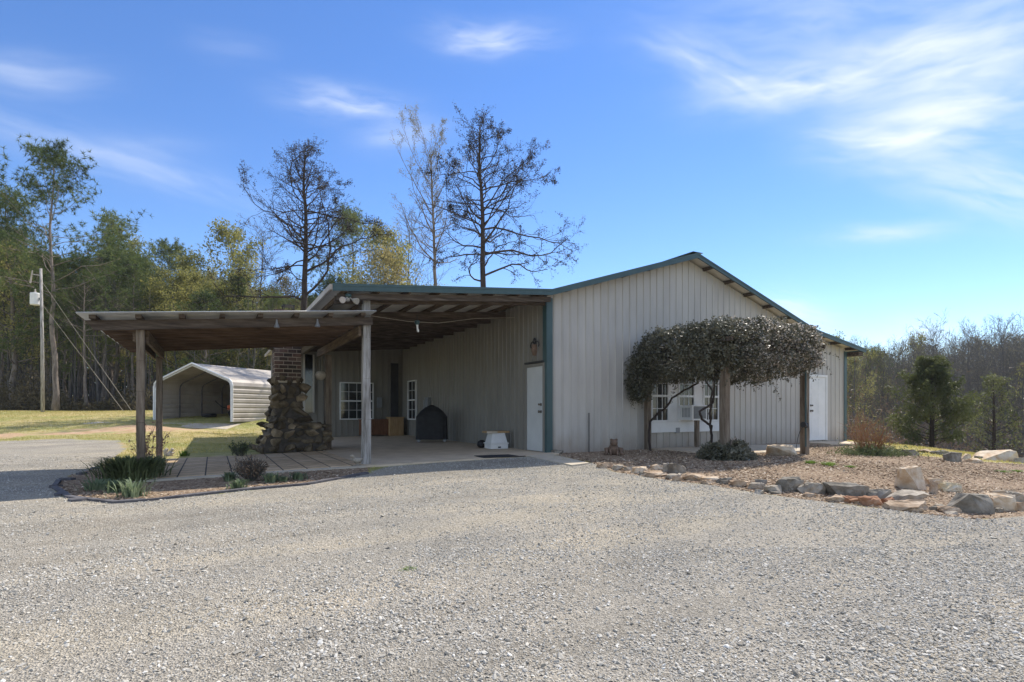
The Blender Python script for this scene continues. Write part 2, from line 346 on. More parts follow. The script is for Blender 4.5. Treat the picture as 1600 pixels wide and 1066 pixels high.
def tri_obj(name, V, mat, parent=None):
    return npmesh(name, V, np.arange(len(V)).reshape(-1,3), 3, mat, parent)
# ------------------------------------------------------------------ trees
def rvec(rs, s): return Vector(rs.normal(0, s, 3))
def limb(mb, tips, p, d, L, r, rs, nseg, upc, wob, depth, kids, ang=.8, n=4, t0=.25, lr=.55, taper=.3):
    pts = [p.copy()]; rad = [r]; d = d.normalized(); dirs = [d]
    for i in range(nseg):
        d = (d+Vector((0,0,upc))+rvec(rs, wob)).normalized()
        p = p+d*(L/nseg); pts.append(p.copy()); rad.append(r*(1-(1-taper)*(i+1)/nseg)); dirs.append(d)
    mb.tube(pts, rad, n, cap=False)
    if depth <= 0:
        for q in pts[1:]: tips.append(tuple(q))
        return
    for k in range(kids):
        t = t0+(1-t0)*(k+rs.uniform(.2,1))/kids; t = min(t, .99)
        i = min(int(t*nseg), nseg-1); fr = t*nseg-i
        q = pts[i].lerp(pts[i+1], fr)
        side = dirs[i+1].cross(rvec(rs, 1)).normalized()
        dd = (dirs[i+1]*math.cos(ang)+side*math.sin(ang)*rs.uniform(.6,1.2)).normalized()
        limb(mb, tips, q, dd, L*lr*(1.15-.6*t)*rs.uniform(.7,1.3), max(rad[i]*.5, mb.minr), rs, max(2, nseg-1), upc*.8, wob, depth-1, max(2, kids-1), ang, max(3, n-1), .3, lr, taper)
def tree_meshes(kind, seed):
    """returns (trunk object mesh builder, leaf vertices, bark, leaf material)"""
    rs = np.random.RandomState(seed); mb = MB(); tips = []
    if kind in ('bare','spring'): mb.minr = .016
    if kind == 'pine':
        h = 18; r0 = .20; start = rs.uniform(.42,.55); nl = 34; bark = 'bark'; lm = 'needles'
    elif kind == 'pinebush':
        h = 12; r0 = .17; start = .18; nl = 34; bark = 'bark'; lm = 'needles'
    elif kind == 'spring':
        h = 13; r0 = .13; start = .25; nl = 26; bark = 'bark_pale'; lm = 'spring'
    elif kind == 'bare':
        h = 16; r0 = .17; start = .35; nl = 22; bark = 'bark_pale'; lm = 'bud'
    elif kind == 'rust':
        h = 11; r0 = .12; start = .22; nl = 24; bark = 'bark'; lm = 'rust_leaf'
    pts = []; rad = []; off = Vector((0,0,0)); ns = 14
    lean = Vector((rs.normal(0,.02), rs.normal(0,.02), 0))
    for i in range(ns+1):
        t = i/ns; pts.append(Vector((0,0,h*t))+off); rad.append(r0*(1-.88*t)*(1+.35*max(0,.08-t)/.08))
        off = off+Vector((rs.normal(0,.07), rs.normal(0,.07), 0))+lean*h/ns
    mb.tube(pts, rad, 7)
    for k in range(nl):
        t = start+(1-start)*(k+rs.uniform(0,1))/nl; t = min(t, .985)
        i = min(int(t*ns), ns-1); q = pts[i].lerp(pts[i+1], t*ns-i)
        az = k*2.4+rs.uniform(-.5,.5); u = (t-start)/(1-start)
        if kind in ('pine','pinebush'):
            L = h*(.24 if kind == 'pine' else .27)*(.55+.9*math.sin(math.pi*min(1,u*.8+.25)))*(1-u*.45)*rs.uniform(.6,1.15)
            el = .15+.7*u; upc = .10; kids, dep, n = 5, 1, 4
        elif kind == 'bare':
            L = h*.36*(1-u*.6)*rs.uniform(.7,1.15); el = .75+.45*u; upc = .10; kids, dep, n = 5, 2, 4
        else:
            L = h*.30*(.6+.6*math.sin(math.pi*min(1,u*.8+.2)))*(1-u*.45)*rs.uniform(.7,1.15); el = .5+.5*u; upc = .06; kids, dep, n = 5, 1, 4
        d = Vector((math.cos(az)*math.cos(el), math.sin(az)*math.cos(el), math.sin(el)))
        limb(mb, tips, q, d, L, max(rad[i]*.36, .018), rs, 4, upc, .16, dep, kids, .75, n)
    tips = np.array(tips)
    if kind == 'pine': V = np.concatenate([tuft_tris(tips+rs.normal(0,.22,tips.shape), .32, 17, rs, .055) for _ in range(3)])
    elif kind == 'pinebush': V = np.concatenate([tuft_tris(tips+rs.normal(0,.25,tips.shape), .32, 12, rs, .06) for _ in range(3)])
    elif kind == 'spring': V = leaf_tris(tips, .28, .17, 20, rs, .7)
    elif kind == 'rust': V = leaf_tris(tips, .30, .15, 18, rs, .7)
    else: V = leaf_tris(tips[::2], .16, .085, 2, rs, .7)
    return mb, V, bark, lm
PROTO = {}
def forest_tree(kind, var, x, y, sc, rz, name, label, cat, group, sz=None):
    key = (kind, var)
    z = float(H(x, y))-.1
    if key not in PROTO:
        mb, V, bark, lm = tree_meshes(kind, 100+var*7+len(kind))
        t = thing(name, label, cat, (x,y,z), rz, group)
        mb.build('trunk', bark, t, smooth=True); tri_obj('crown', V, lm, t); PROTO[key] = t
    else:
        t = copytree(PROTO[key]); t.name = name; t.location = (x,y,z); t.rotation_euler = (0,0,rz); tag(t, label, cat, group)
    t.scale = (sc, sc, sz or sc)
    return t
# ------------------------------------------------------------------ GROUND
def poly_mask(P, X, Y, w):
    """soft mask of polygon P with edge width w"""
    P = np.array(P); ins = np.zeros(X.shape, bool); md = np.full(X.shape, 1e9)
    for i in range(len(P)):
        x0, y0 = P[i]; x1, y1 = P[(i+1) % len(P)]
        c = ((y0 > Y) != (y1 > Y)) & (X < (x1-x0)*(Y-y0)/(y1-y0+1e-12)+x0); ins ^= c
        dx, dy = x1-x0, y1-y0; t = np.clip(((X-x0)*dx+(Y-y0)*dy)/(dx*dx+dy*dy+1e-12), 0, 1)
        md = np.minimum(md, np.hypot(X-x0-t*dx, Y-y0-t*dy))
    return np.clip(.5+np.where(ins, md, -md)/w, 0, 1)
def G(*pp): return [gp(*p)[:2] for p in pp]
rowpx = [(925,724),(960,737),(1040,750),(1110,759),(1190,772),(1330,790),(1440,804),(1530,812),(1600,806),(1680,800)]
edgepx = [(147,733),(118,741),(92,752),(84,763),(107,779),(180,787),(230,784),(305,776),(380,767),(480,758),(574,741)]
gravel_poly = G((832,712),(895,727),*rowpx)+[(14,-9),(20,-30),(-40,-30),(-40,-9)]+G((-300,705),(-100,698),(0,690),(95,686),(185,689),(196,703),(165,722),*edgepx)+[(-3.9,-.35),(-2,-.35)]
mulchR = [(.0,-.05)]+G((860,712),(925,724),*rowpx[1:])+G((1700,742),(1620,728),(1545,723),(1440,713),(1400,703))+[(11.9,-1.2),(11.9,.1),(0,.1)]
mulchL = G(*edgepx)+[(-4.2,-.3),(-8.1,-.3),(-8.3,2.2)]+G((200,722),(165,727))
dirt_polys = [G((-200,700),(-50,688),(60,682),(190,678),(330,676),(330,668),(190,664),(60,676),(-50,678),(-200,688)),
              G((1440,806),(1530,814),(1640,812),(1640,800),(1530,806)), G((1200,770),(1330,786),(1400,796),(1400,785),(1300,775),(1200,765)),
              G((60,700),(200,706),(200,692),(100,690))]
def cs(a, b, s): return np.arange(a, b, s)
xs = np.concatenate([cs(-500,-120,20), cs(-120,-30,2.5), cs(-30,-14,.4), cs(-14,16,.13), cs(16,34,.4), cs(34,120,2.5), cs(120,520,20)])
ys = np.concatenate([cs(-200,-40,20), cs(-40,-14,1.5), cs(-14,8,.13), cs(8,34,.4), cs(34,130,2.5), cs(130,620,20)])
XX, YY = np.meshgrid(xs, ys); ZZ = H(XX, YY)
rr = np.random.RandomState(3)
wleft = .45+2.2*np.clip((-XX-9.)/4., 0, 1)
mg = poly_mask(gravel_poly, XX, YY, wleft); mm = np.maximum(poly_mask(mulchR, XX, YY, .25), poly_mask(mulchL, XX, YY, .2))
md_ = np.zeros_like(XX)
for P in dirt_polys: md_ = np.maximum(md_, poly_mask(P, XX, YY, 2.6)*.72)
DD, RR_ = dr(XX, YY)
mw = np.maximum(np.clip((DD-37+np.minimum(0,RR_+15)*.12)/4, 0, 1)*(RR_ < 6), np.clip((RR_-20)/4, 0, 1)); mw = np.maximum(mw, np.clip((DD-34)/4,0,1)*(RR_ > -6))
# slight hollows and tyre tracks in the gravel
ZZ = ZZ+mg*(.012*np.sin(XX*1.9+YY*.6)*np.sin(YY*1.3-XX*.4))
nx, ny = len(xs), len(ys)
idx = np.arange(nx*ny).reshape(ny, nx)
Fg = np.stack([idx[:-1,:-1], idx[:-1,1:], idx[1:,1:], idx[1:,:-1]], -1).reshape(-1,4)
gr = npmesh('ground', np.stack([XX,YY,ZZ], -1).reshape(-1,3), Fg, 4, 'ground', smooth=True); tag(gr, kind='structure')
for nm, arr in (('m_gravel',mg),('m_mulch',mm),('m_dirt',md_),('m_wood',mw)):
    a = gr.data.attributes.new(nm, 'FLOAT', 'POINT'); a.data.foreach_set('value', np.ascontiguousarray(arr.ravel(), np.float32))
def hz(x, y): return float(H(x, y))
# loose stones
def scatter_stones(name, pts, size, flat, elong, mat, seed, hi=False, rmix=None):
    rs = np.random.RandomState(seed); n = len(pts)
    if hi:
        t = (1+5**.5)/2
        B = np.array([(-1,t,0),(1,t,0),(-1,-t,0),(1,-t,0),(0,-1,t),(0,1,t),(0,-1,-t),(0,1,-t),(t,0,-1),(t,0,1),(-t,0,-1),(-t,0,1)], float)/1.9
        T = np.array([(0,11,5),(0,5,1),(0,1,7),(0,7,10),(0,10,11),(1,5,9),(5,11,4),(11,10,2),(10,7,6),(7,1,8),(3,9,4),(3,4,2),(3,2,6),(3,6,8),(3,8,9),(4,9,5),(2,4,11),(6,2,10),(8,6,7),(9,8,1)])
    else:
        B = np.array([(1,0,0),(-1,0,0),(0,1,0),(0,-1,0),(0,0,1),(0,0,-1)], float); T = np.array([(0,2,4),(2,1,4),(1,3,4),(3,0,4),(2,0,5),(1,2,5),(3,1,5),(0,3,5)])
    V = B[None]*(1+rs.uniform(-.38,.38,(n,len(B),1))) + rs.normal(0,.12,(n,len(B),3))
    V = V*np.stack([rs.uniform(1,elong,n), np.ones(n), rs.uniform(flat,flat*1.6,n)], 1)[:,None,:]
    tx = rs.normal(0,.3,n)[:,None]; V[:,:,2] = V[:,:,2]+V[:,:,0]*tx
    a = rs.uniform(0,2*math.pi,n)[:,None]; x = V[:,:,0]*np.cos(a)-V[:,:,1]*np.sin(a); y = V[:,:,0]*np.sin(a)+V[:,:,1]*np.cos(a)
    V = np.stack([x,y,V[:,:,2]], -1)*size[:,None,None]
    V = V+pts[:,None,:]; Fc = (T[None]+(np.arange(n)*len(B))[:,None,None]).reshape(-1,3)
    rnd = np.clip(rs.normal(.48,.23,n), 0, 1) if rmix is None else rmix
    return npmesh(name, V.reshape(-1,3), Fc, 3, mat, rnd=np.repeat(rnd, len(T)))
def sample(n, d0, d1, P, seed, wide=1.05, power=1., thr=.5, w=.2):
    rs = np.random.RandomState(seed)
    d = d0+(d1-d0)*rs.uniform(0,1,n)**power; r = rs.uniform(-1,1,n)*(d*wide+.6)
    x, y = wd(d, r); m = poly_mask(P, x, y, w) > rs.uniform(thr-.25,thr+.25,n)
    x = x[m]; y = y[m]; return x, y, H(x, y)+(.012*np.sin(x*1.9+y*.6)*np.sin(y*1.3-x*.4)), d[m]
def loose(x, y):
    # how much loose stone lies on the packed fines: long soft bands along the drive, more to the right
    a = .5+.28*np.sin(x*1.1-y*1.9+.6*np.sin(x*.9))+.22*np.sin(x*2.3+y*3.1+1.2*np.sin(y*1.3))+.15*np.sin(x*5.1-y*4.3)+.12*np.sin(x*11+y*7)
    a = a-.38*np.exp(-((y+5.3-.04*x+.15*np.sin(x*.5))/.22)**2)-.38*np.exp(-((y+6.9-.04*x+.15*np.sin(x*.5))/.22)**2)-.3*np.exp(-((y+8.6+.1*x)/.2)**2)
    dd, r = dr(x, y); return np.clip(.16+.68*a+.24*np.clip(r/4,-1,1), .12, 1)
x, y, z, d = sample(170000, 1.3, 5.2, gravel_poly, 11, power=.75); k_ = np.random.RandomState(4).uniform(0,1,len(x)) < loose(x,y); x,y,z,d = x[k_],y[k_],z[k_],d[k_]; s = np.random.RandomState(5).lognormal(-5.32,.40,len(x)).clip(.003,.016)
o = scatter_stones('gravel', np.stack([x,y,z+s*.25],1), s, .55, 1.7, 'gravel_stone', 12, hi=True); tag(o, 'loose grey and tan crushed stone covering the drive nearest the viewer', 'gravel', kind='stuff')
x, y, z, d = sample(300000, 5.0, 14.5, gravel_poly, 13, power=.85); k_ = np.random.RandomState(4).uniform(0,1,len(x)) < loose(x,y); x,y,z,d = x[k_],y[k_],z[k_],d[k_]; s = np.random.RandomState(6).lognormal(-5.05,.34,len(x)).clip(.004,.018)
o = scatter_stones('gravel', np.stack([x,y,z+s*.3],1), s, .55, 1.6, 'gravel_stone', 14); tag(o, 'loose crushed stone of the drive in front of the metal building and beside the bed', 'gravel', kind='stuff')
x, y, z, d = sample(150000, 6.0, 17, mulchR, 15, wide=1.02, w=.05); s = np.random.RandomState(8).uniform(.008,.022,len(x))
o = scatter_stones('mulch', np.stack([x,y,z+s*.3],1), s, .3, 2.4, 'chips', 16); tag(o, 'brown wood chip mulch in the rock edged bed by the gable wall', 'mulch', kind='stuff')
x, y, z, d = sample(60000, 6.0, 12, mulchL, 17, wide=1.02, w=.05); s = np.random.RandomState(9).uniform(.008,.02,len(x))
o = scatter_stones('mulch', np.stack([x,y,z+s*.3],1), s, .3, 2.4, 'chips', 18); tag(o, 'brown wood chip mulch in the curved bed before the paved patio', 'mulch', kind='stuff')
# lawn blades
rs = np.random.RandomState(21); n = 200000
d = 9+29*rs.uniform(0,1,n)**.8; r = rs.uniform(-1.05,.95,n)*d; x, y = wd(d, r)
ok = (poly_mask(gravel_poly,x,y,.3) < .4)&(poly_mask(mulchR,x,y,.1) < .5)&(poly_mask(mulchL,x,y,.1) < .5)&~((x > -8.2)&(x < 12.2)&(y > -.5)&(y < 19)&((x>-4.7)|(y<6)))
for P in dirt_polys: ok &= poly_mask(P,x,y,1.) < rs.uniform(.1,.9,n)
x = x[ok]; y = y[ok]; z = H(x, y)
C = np.stack([x,y,z], 1); a = rs.uniform(0,6.28,len(x)); hh = rs.uniform(.02,.06,len(x)); ww = .012
V = np.stack([C+np.stack([np.cos(a)*ww,np.sin(a)*ww,a*0-.01],1), C-np.stack([np.cos(a)*ww,np.sin(a)*ww,a*0+.01],1), C+np.stack([rs.normal(0,.02,len(x)),rs.normal(0,.02,len(x)),hh],1)],1).reshape(-1,3)
tag(tri_obj('lawn', V, 'grass'), 'short yellow green lawn round the drive and buildings', 'grass', kind='stuff')
# ------------------------------------------------------------------ slabs and paths
def SZ(x): return .018*min(0, max(-9, x))
def slab(name, x0, x1, y0, y1, mat, top=0, th=.14):
    m = MB(); m.hexa([(x0,y0,SZ(x0)-th),(x1,y0,SZ(x1)-th),(x1,y1,SZ(x1)-th),(x0,y1,SZ(x0)-th),(x0,y0,SZ(x0)+top),(x1,y0,SZ(x1)+top),(x1,y1,SZ(x1)+top),(x0,y1,SZ(x0)+top)])
    return tag(m.build(name, mat), kind='structure')
slab('concrete_floor', -4.3, .1, -.36, 11.4, 'concrete')
slab('patio_pavers', -7.98, -4.303, -.20, 4.0, 'paver', top=.004)
slab('patio_kerb', -8.06, -4.303, -.37, -.203, 'concrete_pale', top=-.004)
def sheet(name, P, mat, up=.02, th=.1):
    bm = bmesh.new(); vs = [bm.verts.new((a, b, hz(a,b)+up)) for a, b in P]; f = bm.faces.new(vs)
    e = bmesh.ops.extrude_face_region(bm, geom=[f]); bmesh.ops.translate(bm, vec=(0,0,-th), verts=[q for q in e['geom'] if isinstance(q, bmesh.types.BMVert)])
    bmesh.ops.recalc_face_normals(bm, faces=bm.faces)
    me = bpy.data.meshes.new(name); bm.to_mesh(me); bm.free(); return tag(link(name, me, mat), kind='structure')
sheet('path', [(-.75,-.365),(-.1,-.37),(.05,-.1),(.9,-.08)][:2]+G((921,726),(893,729)), 'concrete_pale', .03)
sheet('path', G((1092,704),(1112,698),(1250,695.5),(1380,691),(1412,695),(1262,706),(1120,712)), 'concrete_pale', .03)
sheet('concrete_pad', [(3.1,-.05),(5.6,-.05),(5.1,-1.9),(3.5,-1.7)], 'concrete', .035)
sheet('concrete_pad', [(9.3,-.05),(11.6,-.05),(11.6,-1.0),(9.3,-1.0)], 'concrete', .035)
# ------------------------------------------------------------------ METAL BUILDING
B = thing('metal_building', 'long beige ribbed metal building with green trim and open lean-to carport', 'building')
PK = (4.5, 5.13)
def roofz(x):   # underside line of the front roof edge
    if x < -.09: return 3.685+(x+.09)*(3.685-3.29)/4.79
    if x < 4.5: return 3.685+(x+.09)*(5.13-3.685)/4.59
    if x < 9.55: return 5.13-(x-4.5)*(5.13-3.46)/5.05
    return 3.46-(x-9.55)*(3.46-2.99)/2.7
RIB = .2286
def ribwall(name, ax, a0, a1, c, zb, zt, out, mat='siding', parent=None):
    """ribbed sheet wall. ax 'x' runs along x at y=c facing out(-1/+1)."""
    prof = []
    a = a0
    while a < a1:
        for da, o in ((0,0),(RIB-.052,0),(RIB-.044,.02),(RIB-.022,.02),(RIB-.016,-.002),(RIB-.014,-.014),(RIB-.005,-.014),(RIB-.003,0)):
            if a+da < a1: prof.append((a+da, o))
        # shallow minor rib is left out; sheets lap every fourth rib
        a += RIB
    prof.append((a1, 0))
    for xb in (4.5, -.09, 9.55):
        if ax == 'x' and a0 < xb < a1: prof.append((xb, 0.0005))
    prof.sort()
    v = []; f = []
    for (p, o) in prof:
        for z in (zb(p), zt(p)):
            v.append((p, c+out*o, z) if ax == 'x' else (c+out*o, p, z))
    for i in range(len(prof)-1):
        q = (2*i, 2*i+2, 2*i+3, 2*i+1); f.append(q if (ax == 'x') == (out < 0) else q[::-1])
    m = MB(); m.add(v, f); return m.build(name, mat, parent)
ribwall('wall', 'x', 0, 11.7, 0, lambda p: -.12, lambda p: roofz(p)-.06, -1, parent=B)
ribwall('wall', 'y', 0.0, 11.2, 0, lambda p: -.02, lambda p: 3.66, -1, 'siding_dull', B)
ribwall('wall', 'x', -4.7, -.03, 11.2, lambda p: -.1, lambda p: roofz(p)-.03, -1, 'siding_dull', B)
ribwall('wall', 'y', 11.2, 14.2, -4.7, lambda p: -.1, lambda p: roofz(-4.7)-.03, -1, 'siding_dull', B)
ribwall('wall', 'y', 0, 18, 11.7, lambda p: -.6, lambda p: roofz(11.7)-.05, 1, 'siding', B)
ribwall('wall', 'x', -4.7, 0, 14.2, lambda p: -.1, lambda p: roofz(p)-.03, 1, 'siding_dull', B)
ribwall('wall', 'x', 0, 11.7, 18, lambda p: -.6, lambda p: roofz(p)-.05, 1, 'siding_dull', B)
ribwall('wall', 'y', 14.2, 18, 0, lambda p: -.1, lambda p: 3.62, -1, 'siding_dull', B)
def roof(xa, xb, y0, y1, mat='roof_metal'):
    m = MB(); za, zb_ = roofz(xa+1e-4), roofz(xb-1e-4)
    n = int((y1-y0)/RIB); prof = []
    for i in range(n+1):
        yy = y0+i*RIB
        for dy, o in ((0,0),(RIB-.06,0),(RIB-.045,.022),(RIB-.018,.022)):
            if yy+dy < y1: prof.append((yy+dy, o))
    prof.append((y1, 0)); v = []; f = []
    for (yy, o) in prof: v += [(xa,yy,za+.012+o),(xb,yy,zb_+.012+o)]
    for i in range(len(prof)-1): f.append((2*i, 2*i+1, 2*i+3, 2*i+2))
    m.add(v, f); o = m.build('roof', mat, B)
    m = MB(); m.hexa([(xa,y0,za-.004),(xb,y0,zb_-.004),(xb,y1,zb_-.004),(xa,y1,za-.004),(xa,y0,za+.008),(xb,y0,zb_+.008),(xb,y1,zb_+.008),(xa,y1,za+.008)])
    m.build('roof_lining', 'roof_under', o)
roof(-4.9, -.09, -.33, 14.3); roof(-.09, 4.5, -.33, 18.1); roof(4.5, 9.55, -.33, 18.1); roof(9.55, 12.2, -.33, 18.1)
# rake fascia in green with a drip lip
def rake(xa, xb):
    m = MB(); za, zb_ = roofz(xa+1e-4)+.035, roofz(xb-1e-4)+.035
    for (y0,y1,a,b) in ((-.362,-.335,-.125,0),(-.372,-.362,-.035,.012),(-.378,-.362,-.128,-.112),(-.36,-.20,0.0,.012)):
        m.hexa([(xa,y0,za+a),(xb,y0,zb_+a),(xb,y1,zb_+a),(xa,y1,za+a),(xa,y0,za+b),(xb,y0,zb_+b),(xb,y1,zb_+b),(xa,y1,za+b)])
    m.build('fascia', 'green_trim', B)
rake(-4.9, -.09); rake(-.09, 4.5); rake(4.5, 9.55); rake(9.55, 12.25)
MB().beam((4.5,-.37,5.185),(4.5,18.1,5.185),.36,.012).build('ridge_cap', 'green_trim', B)
MB().beam((12.26,-.36,2.965),(12.26,18.1,2.965),.05,.12).build('fascia', 'green_trim', B)
MB().beam((-4.93,-.36,3.27),(-4.93,14.3,3.27),.05,.10).build('eave_edge', 'carport_sheet', B)
# soffit purlin ends on the right hand slope
for k in range(9):
    xx = 5.1+k*.83; 
    if xx < 12: MB().box(xx-.03, xx+.03, -.335, .02, roofz(xx)-.10, roofz(xx)-.012).build('purlin', 'wood_dark', B)
for k in range(5):
    xx = .5+k*.85; MB().box(xx-.03, xx+.03, -.335, .02, roofz(xx)-.08, roofz(xx)-.012).build('purlin', 'wood_dark', B)
MB().box(11.9,12.15,-.335,.1,roofz(12.)-.24,roofz(12.)-.11).build('rafter_tail', 'wood_dark', B)
# corner trims
m = MB(); m.box(-.035,.13,-.045,-.03,-.12,3.6); m.box(-.045,-.03,-.045,.12,-.02,3.6); m.build('corner_trim', 'green_trim', B)
m = MB(); m.box(11.6,11.74,-.045,-.03,-.12,2.95); m.box(11.73,11.745,-.03,.12,-.12,2.95); m.build('corner_trim', 'green_trim', B)
MB().tube([(9.36,-.07,3.35),(9.36,-.07,.15),(9.36,-.18,.06)], .04, 8).build('downspout', 'white', B)
MB().tube([(1.17,-.045,-.05),(1.17,-.045,.92)], .012, 6).build('conduit', 'cable', B)
# slab footing under the wall
MB().box(.02,11.68,.03,.2,-.5,-.1).build('footing', 'concrete', B)
def fr(o, U, Nn):
    """local frame: u along wall, n outwards"""
    U = Vector(U); Nn = Vector(Nn); o = Vector(o)
    def bx(m, u0,u1,z0,z1,n0,n1):
        P = []
        for z in (z0,z1):
            for (u,n) in ((u0,n0),(u1,n0),(u1,n1),(u0,n1)): P.append(o+U*u+Nn*n+Vector((0,0,z)))
        m.hexa(P)
    return bx
def window(o, U, Nn, w, h, cols, rows, base=.03, fw=.045, sill=True, mid=True):
    bx = fr(o, U, Nn); m = MB(); n0, n1 = base-.02, base+.05
    bx(m,0,fw,0,h,n0,n1); bx(m,w-fw,w,0,h,n0,n1); bx(m,fw,w-fw,0,fw,n0,n1); bx(m,fw,w-fw,h-fw,h,n0,n1)
    if mid: bx(m,fw,w-fw,h/2-.028,h/2+.028,n0,n1+.006)
    f = m.build('window', 'white', B)
    q = MB(); bx(q,fw,w-fw,fw,h-fw,n0,base+.012); q.build('pane', 'glass', f)
    q = MB()
    for s in (0,1):
        z0, z1 = (fw, h/2-.028) if s == 0 else (h/2+.028, h-fw)
        for c in range(1, cols): u = fw+(w-2*fw)*c/cols; bx(q,u-.008,u+.008,z0,z1,base+.013,base+.026)
        for r in range(1, rows): z = z0+(z1-z0)*r/rows; bx(q,fw,w-fw,z-.008,z+.008,base+.0125,base+.0245)
    q.build('muntin', 'white', f)
    return f
# triple window on the gable wall, with wide white casing
WX = [3.12, 4.07, 5.0]
for wx in WX: window((wx,0,.68), (1,0,0), (0,-1,0), .62, 1.36, 3, 2, base=.045)
m = MB()
for (a, b) in ((2.98,3.11),(3.75,4.06),(4.70,4.99),(5.63,5.80)): m.box(a,b,-.075,-.028,.68,2.06)
m.box(2.96,5.82,-.085,-.028,.40,.675); m.box(2.96,5.82,-.085,-.028,2.065,2.2); m.build('window_casing', 'white', B)
# window air conditioner
ac = thing('air_conditioner', 'white window air conditioner sticking out of the middle window', 'air conditioner', (4.38,-.08,.72))
MB().box(-.27,.27,-.46,.04,0,.40).build('case', 'white', ac, bevel=.012)
m = MB()
for k in range(11): m.box(-.22,.22,-.472,-.462,.045+k*.029,.062+k*.029)
m.build('grille', 'metal_gray', ac)
m = MB(); m.box(-.225,.225,-.4615,-.4605,.04,.365); m.build('grille_backing', 'cable', ac)
m = MB()
for k in range(6): m.box(-.276,-.2705,-.38+k*.05,-.36+k*.05,.08,.33)
m.build('side_vent', 'metal_gray', ac)
tag(MB().box(-.05,.05,-.05,.05,0,.70).build('support_post','post_brown',bevel=.005), 'short wooden post propping up the window air conditioner', 'post').location = (4.42,-.42,.015)
for o_ in [bpy.data.objects['support_post']]: o_.location = (4.42,-.40,.015)
MB().box(3.98,4.12,-.10,-.03,.38,.52).build('outlet_box', 'metal_gray', B, bevel=.01)
# doors
def door(o, U, Nn, w, h, mat, knobu, panels=False, frame='white', base=.03):
    bx = fr(o, U, Nn); m = MB(); bx(m,-.07,0,0,h+.07,base-.02,base+.035); bx(m,w,w+.07,0,h+.07,base-.02,base+.035); bx(m,0,w,h,h+.07,base-.02,base+.035)
    m.build('door_frame', frame, B)
    m = MB(); bx(m,.004,w-.004,.012,h-.004,base-.02,base+.015)
    d_ = m.build('door', mat, B)
    if panels:
        m = MB()
        for r,(z0,z1) in enumerate(((.18,.75),(.88,1.5),(1.62,1.9))):
            for c in (0,1): bx(m,.1+c*(w-.14)/2,.04+(c+1)*(w-.12)/2,z0,z1,base+.014,base+.021)
        m.build('door_panel', mat, d_)
    q = Vector(o)+Vector(U)*knobu+Vector(Nn)*(base+.05)
    m = MB()
    for zz, rr_ in ((.95,.03),(1.13,.024)): m.lathe([(.03,-.03),(.03,-.02),(.012,-.018),(.012,.005),(rr_,.012),(rr_,.035),(.01,.045)] if True else [], (0,0,0), 12)
    m2 = MB()
    ax = Vector(Nn)
    for zz, rr_ in ((.95,.032),(1.12,.026)):
        m2 = MB(); p = q+Vector((0,0,zz)); m2.tube([p-ax*.035, p-ax*.02, p-ax*.018, p+ax*.01, p+ax*.02, p+ax*.04, p+ax*.045], [.034,.034,.012,.012,rr_,rr_,.012], 12); m2.build('handle' if zz < 1 else 'deadbolt', 'brass', d_, smooth=True)
    m = MB()
    return d_
door((0,.86,.0), (0,-1,0), (-1,0,0), .76, 2.03, 'door_gray', .67, frame='siding_dull')
MB().box(-.09,0,.06,.92,2.11,2.15).build('drip_cap', 'cable', B)
door((9.72,0,.02), (1,0,0), (0,-1,0), .86, 2.03, 'white', .08, panels=True)
# carport windows
window((-2.52,11.2,.62), (1,0,0), (0,-1,0), 1.32, 1.47, 4, 2)
window((0,10.28,.62), (0,-1,0), (-1,0,0), .98, 1.53, 2, 2)
# dark strip by the corner and narrow dark window behind the chimney
MB().box(-.50,-.20,11.10,11.17,0,2.9).build('dark_panel', 'cable', B)
m = MB(); m.box(-3.86,-3.80,11.09,11.17,.9,3.1); m.box(-3.52,-3.46,11.09,11.17,.9,3.1); m.build('window_frame', 'siding', B)
MB().box(-3.80,-3.52,11.10,11.165,.9,3.1).build('window_pane', 'glass', B)
# carport posts and beams
m = MB(); zt = 3.14
pts = [(0,0,SZ(-4.2)),(.004,0,.8),(-.004,.003,1.6),(.003,0,2.4),(0,0,zt)]
for i in range(4):
    a, b = pts[i], pts[i+1]; w0 = .08-.003*i; w1 = .08-.003*(i+1)
    P = [(a[0]-w0-4.2,a[1]-w0,a[2]),(a[0]+w0-4.2,a[1]-w0,a[2]),(a[0]+w0-4.2,a[1]+w0,a[2]),(a[0]-w0-4.2,a[1]+w0,a[2]),
         (b[0]-w1-4.2,b[1]-w1,b[2]),(b[0]+w1-4.2,b[1]-w1,b[2]),(b[0]+w1-4.2,b[1]+w1,b[2]),(b[0]-w1-4.2,b[1]+w1,b[2])]
    m.hexa(P)
m.build('post', 'post_gray', B, bevel=.008)
def rafter(y, dep, w=.05, x0=-4.8, x1=-.05, off=.115, mat='wood_dark'):
    m = MB(); za, zb_ = roofz(x0)-off, roofz(x1)-off
    m.hexa([(x0,y-w/2,za-dep),(x1,y-w/2,zb_-dep),(x1,y+w/2,zb_-dep),(x0,y+w/2,za-dep),(x0,y-w/2,za),(x1,y-w/2,zb_),(x1,y+w/2,zb_),(x0,y+w/2,za)])
    m.build('rafter', mat, B)
rafter(-.22, .12); rafter(.02, .16)
yy = 2.0
while yy < 11: rafter(yy, .18); yy += .9
for k in range(8):
    xx = -4.65+k*.62; MB().beam((xx,-.33,roofz(xx)-.06),(xx,14.2,roofz(xx)-.06),.045,.09).build('purlin', 'wood_y', B)
MB().beam((-4.2,.0,2.98),(-4.2,11.1,2.98),.10,.2).build('beam', 'wood_dark', B)
# white cable run under the roof
MB().tube([(-4.1,.9,3.02),(-3,1.1,2.98),(-2.2,1.3,3.03),(-1.2,1.3,3.22),(-.1,1.4,3.34)], .007, 5).build('cable', 'basket', B)
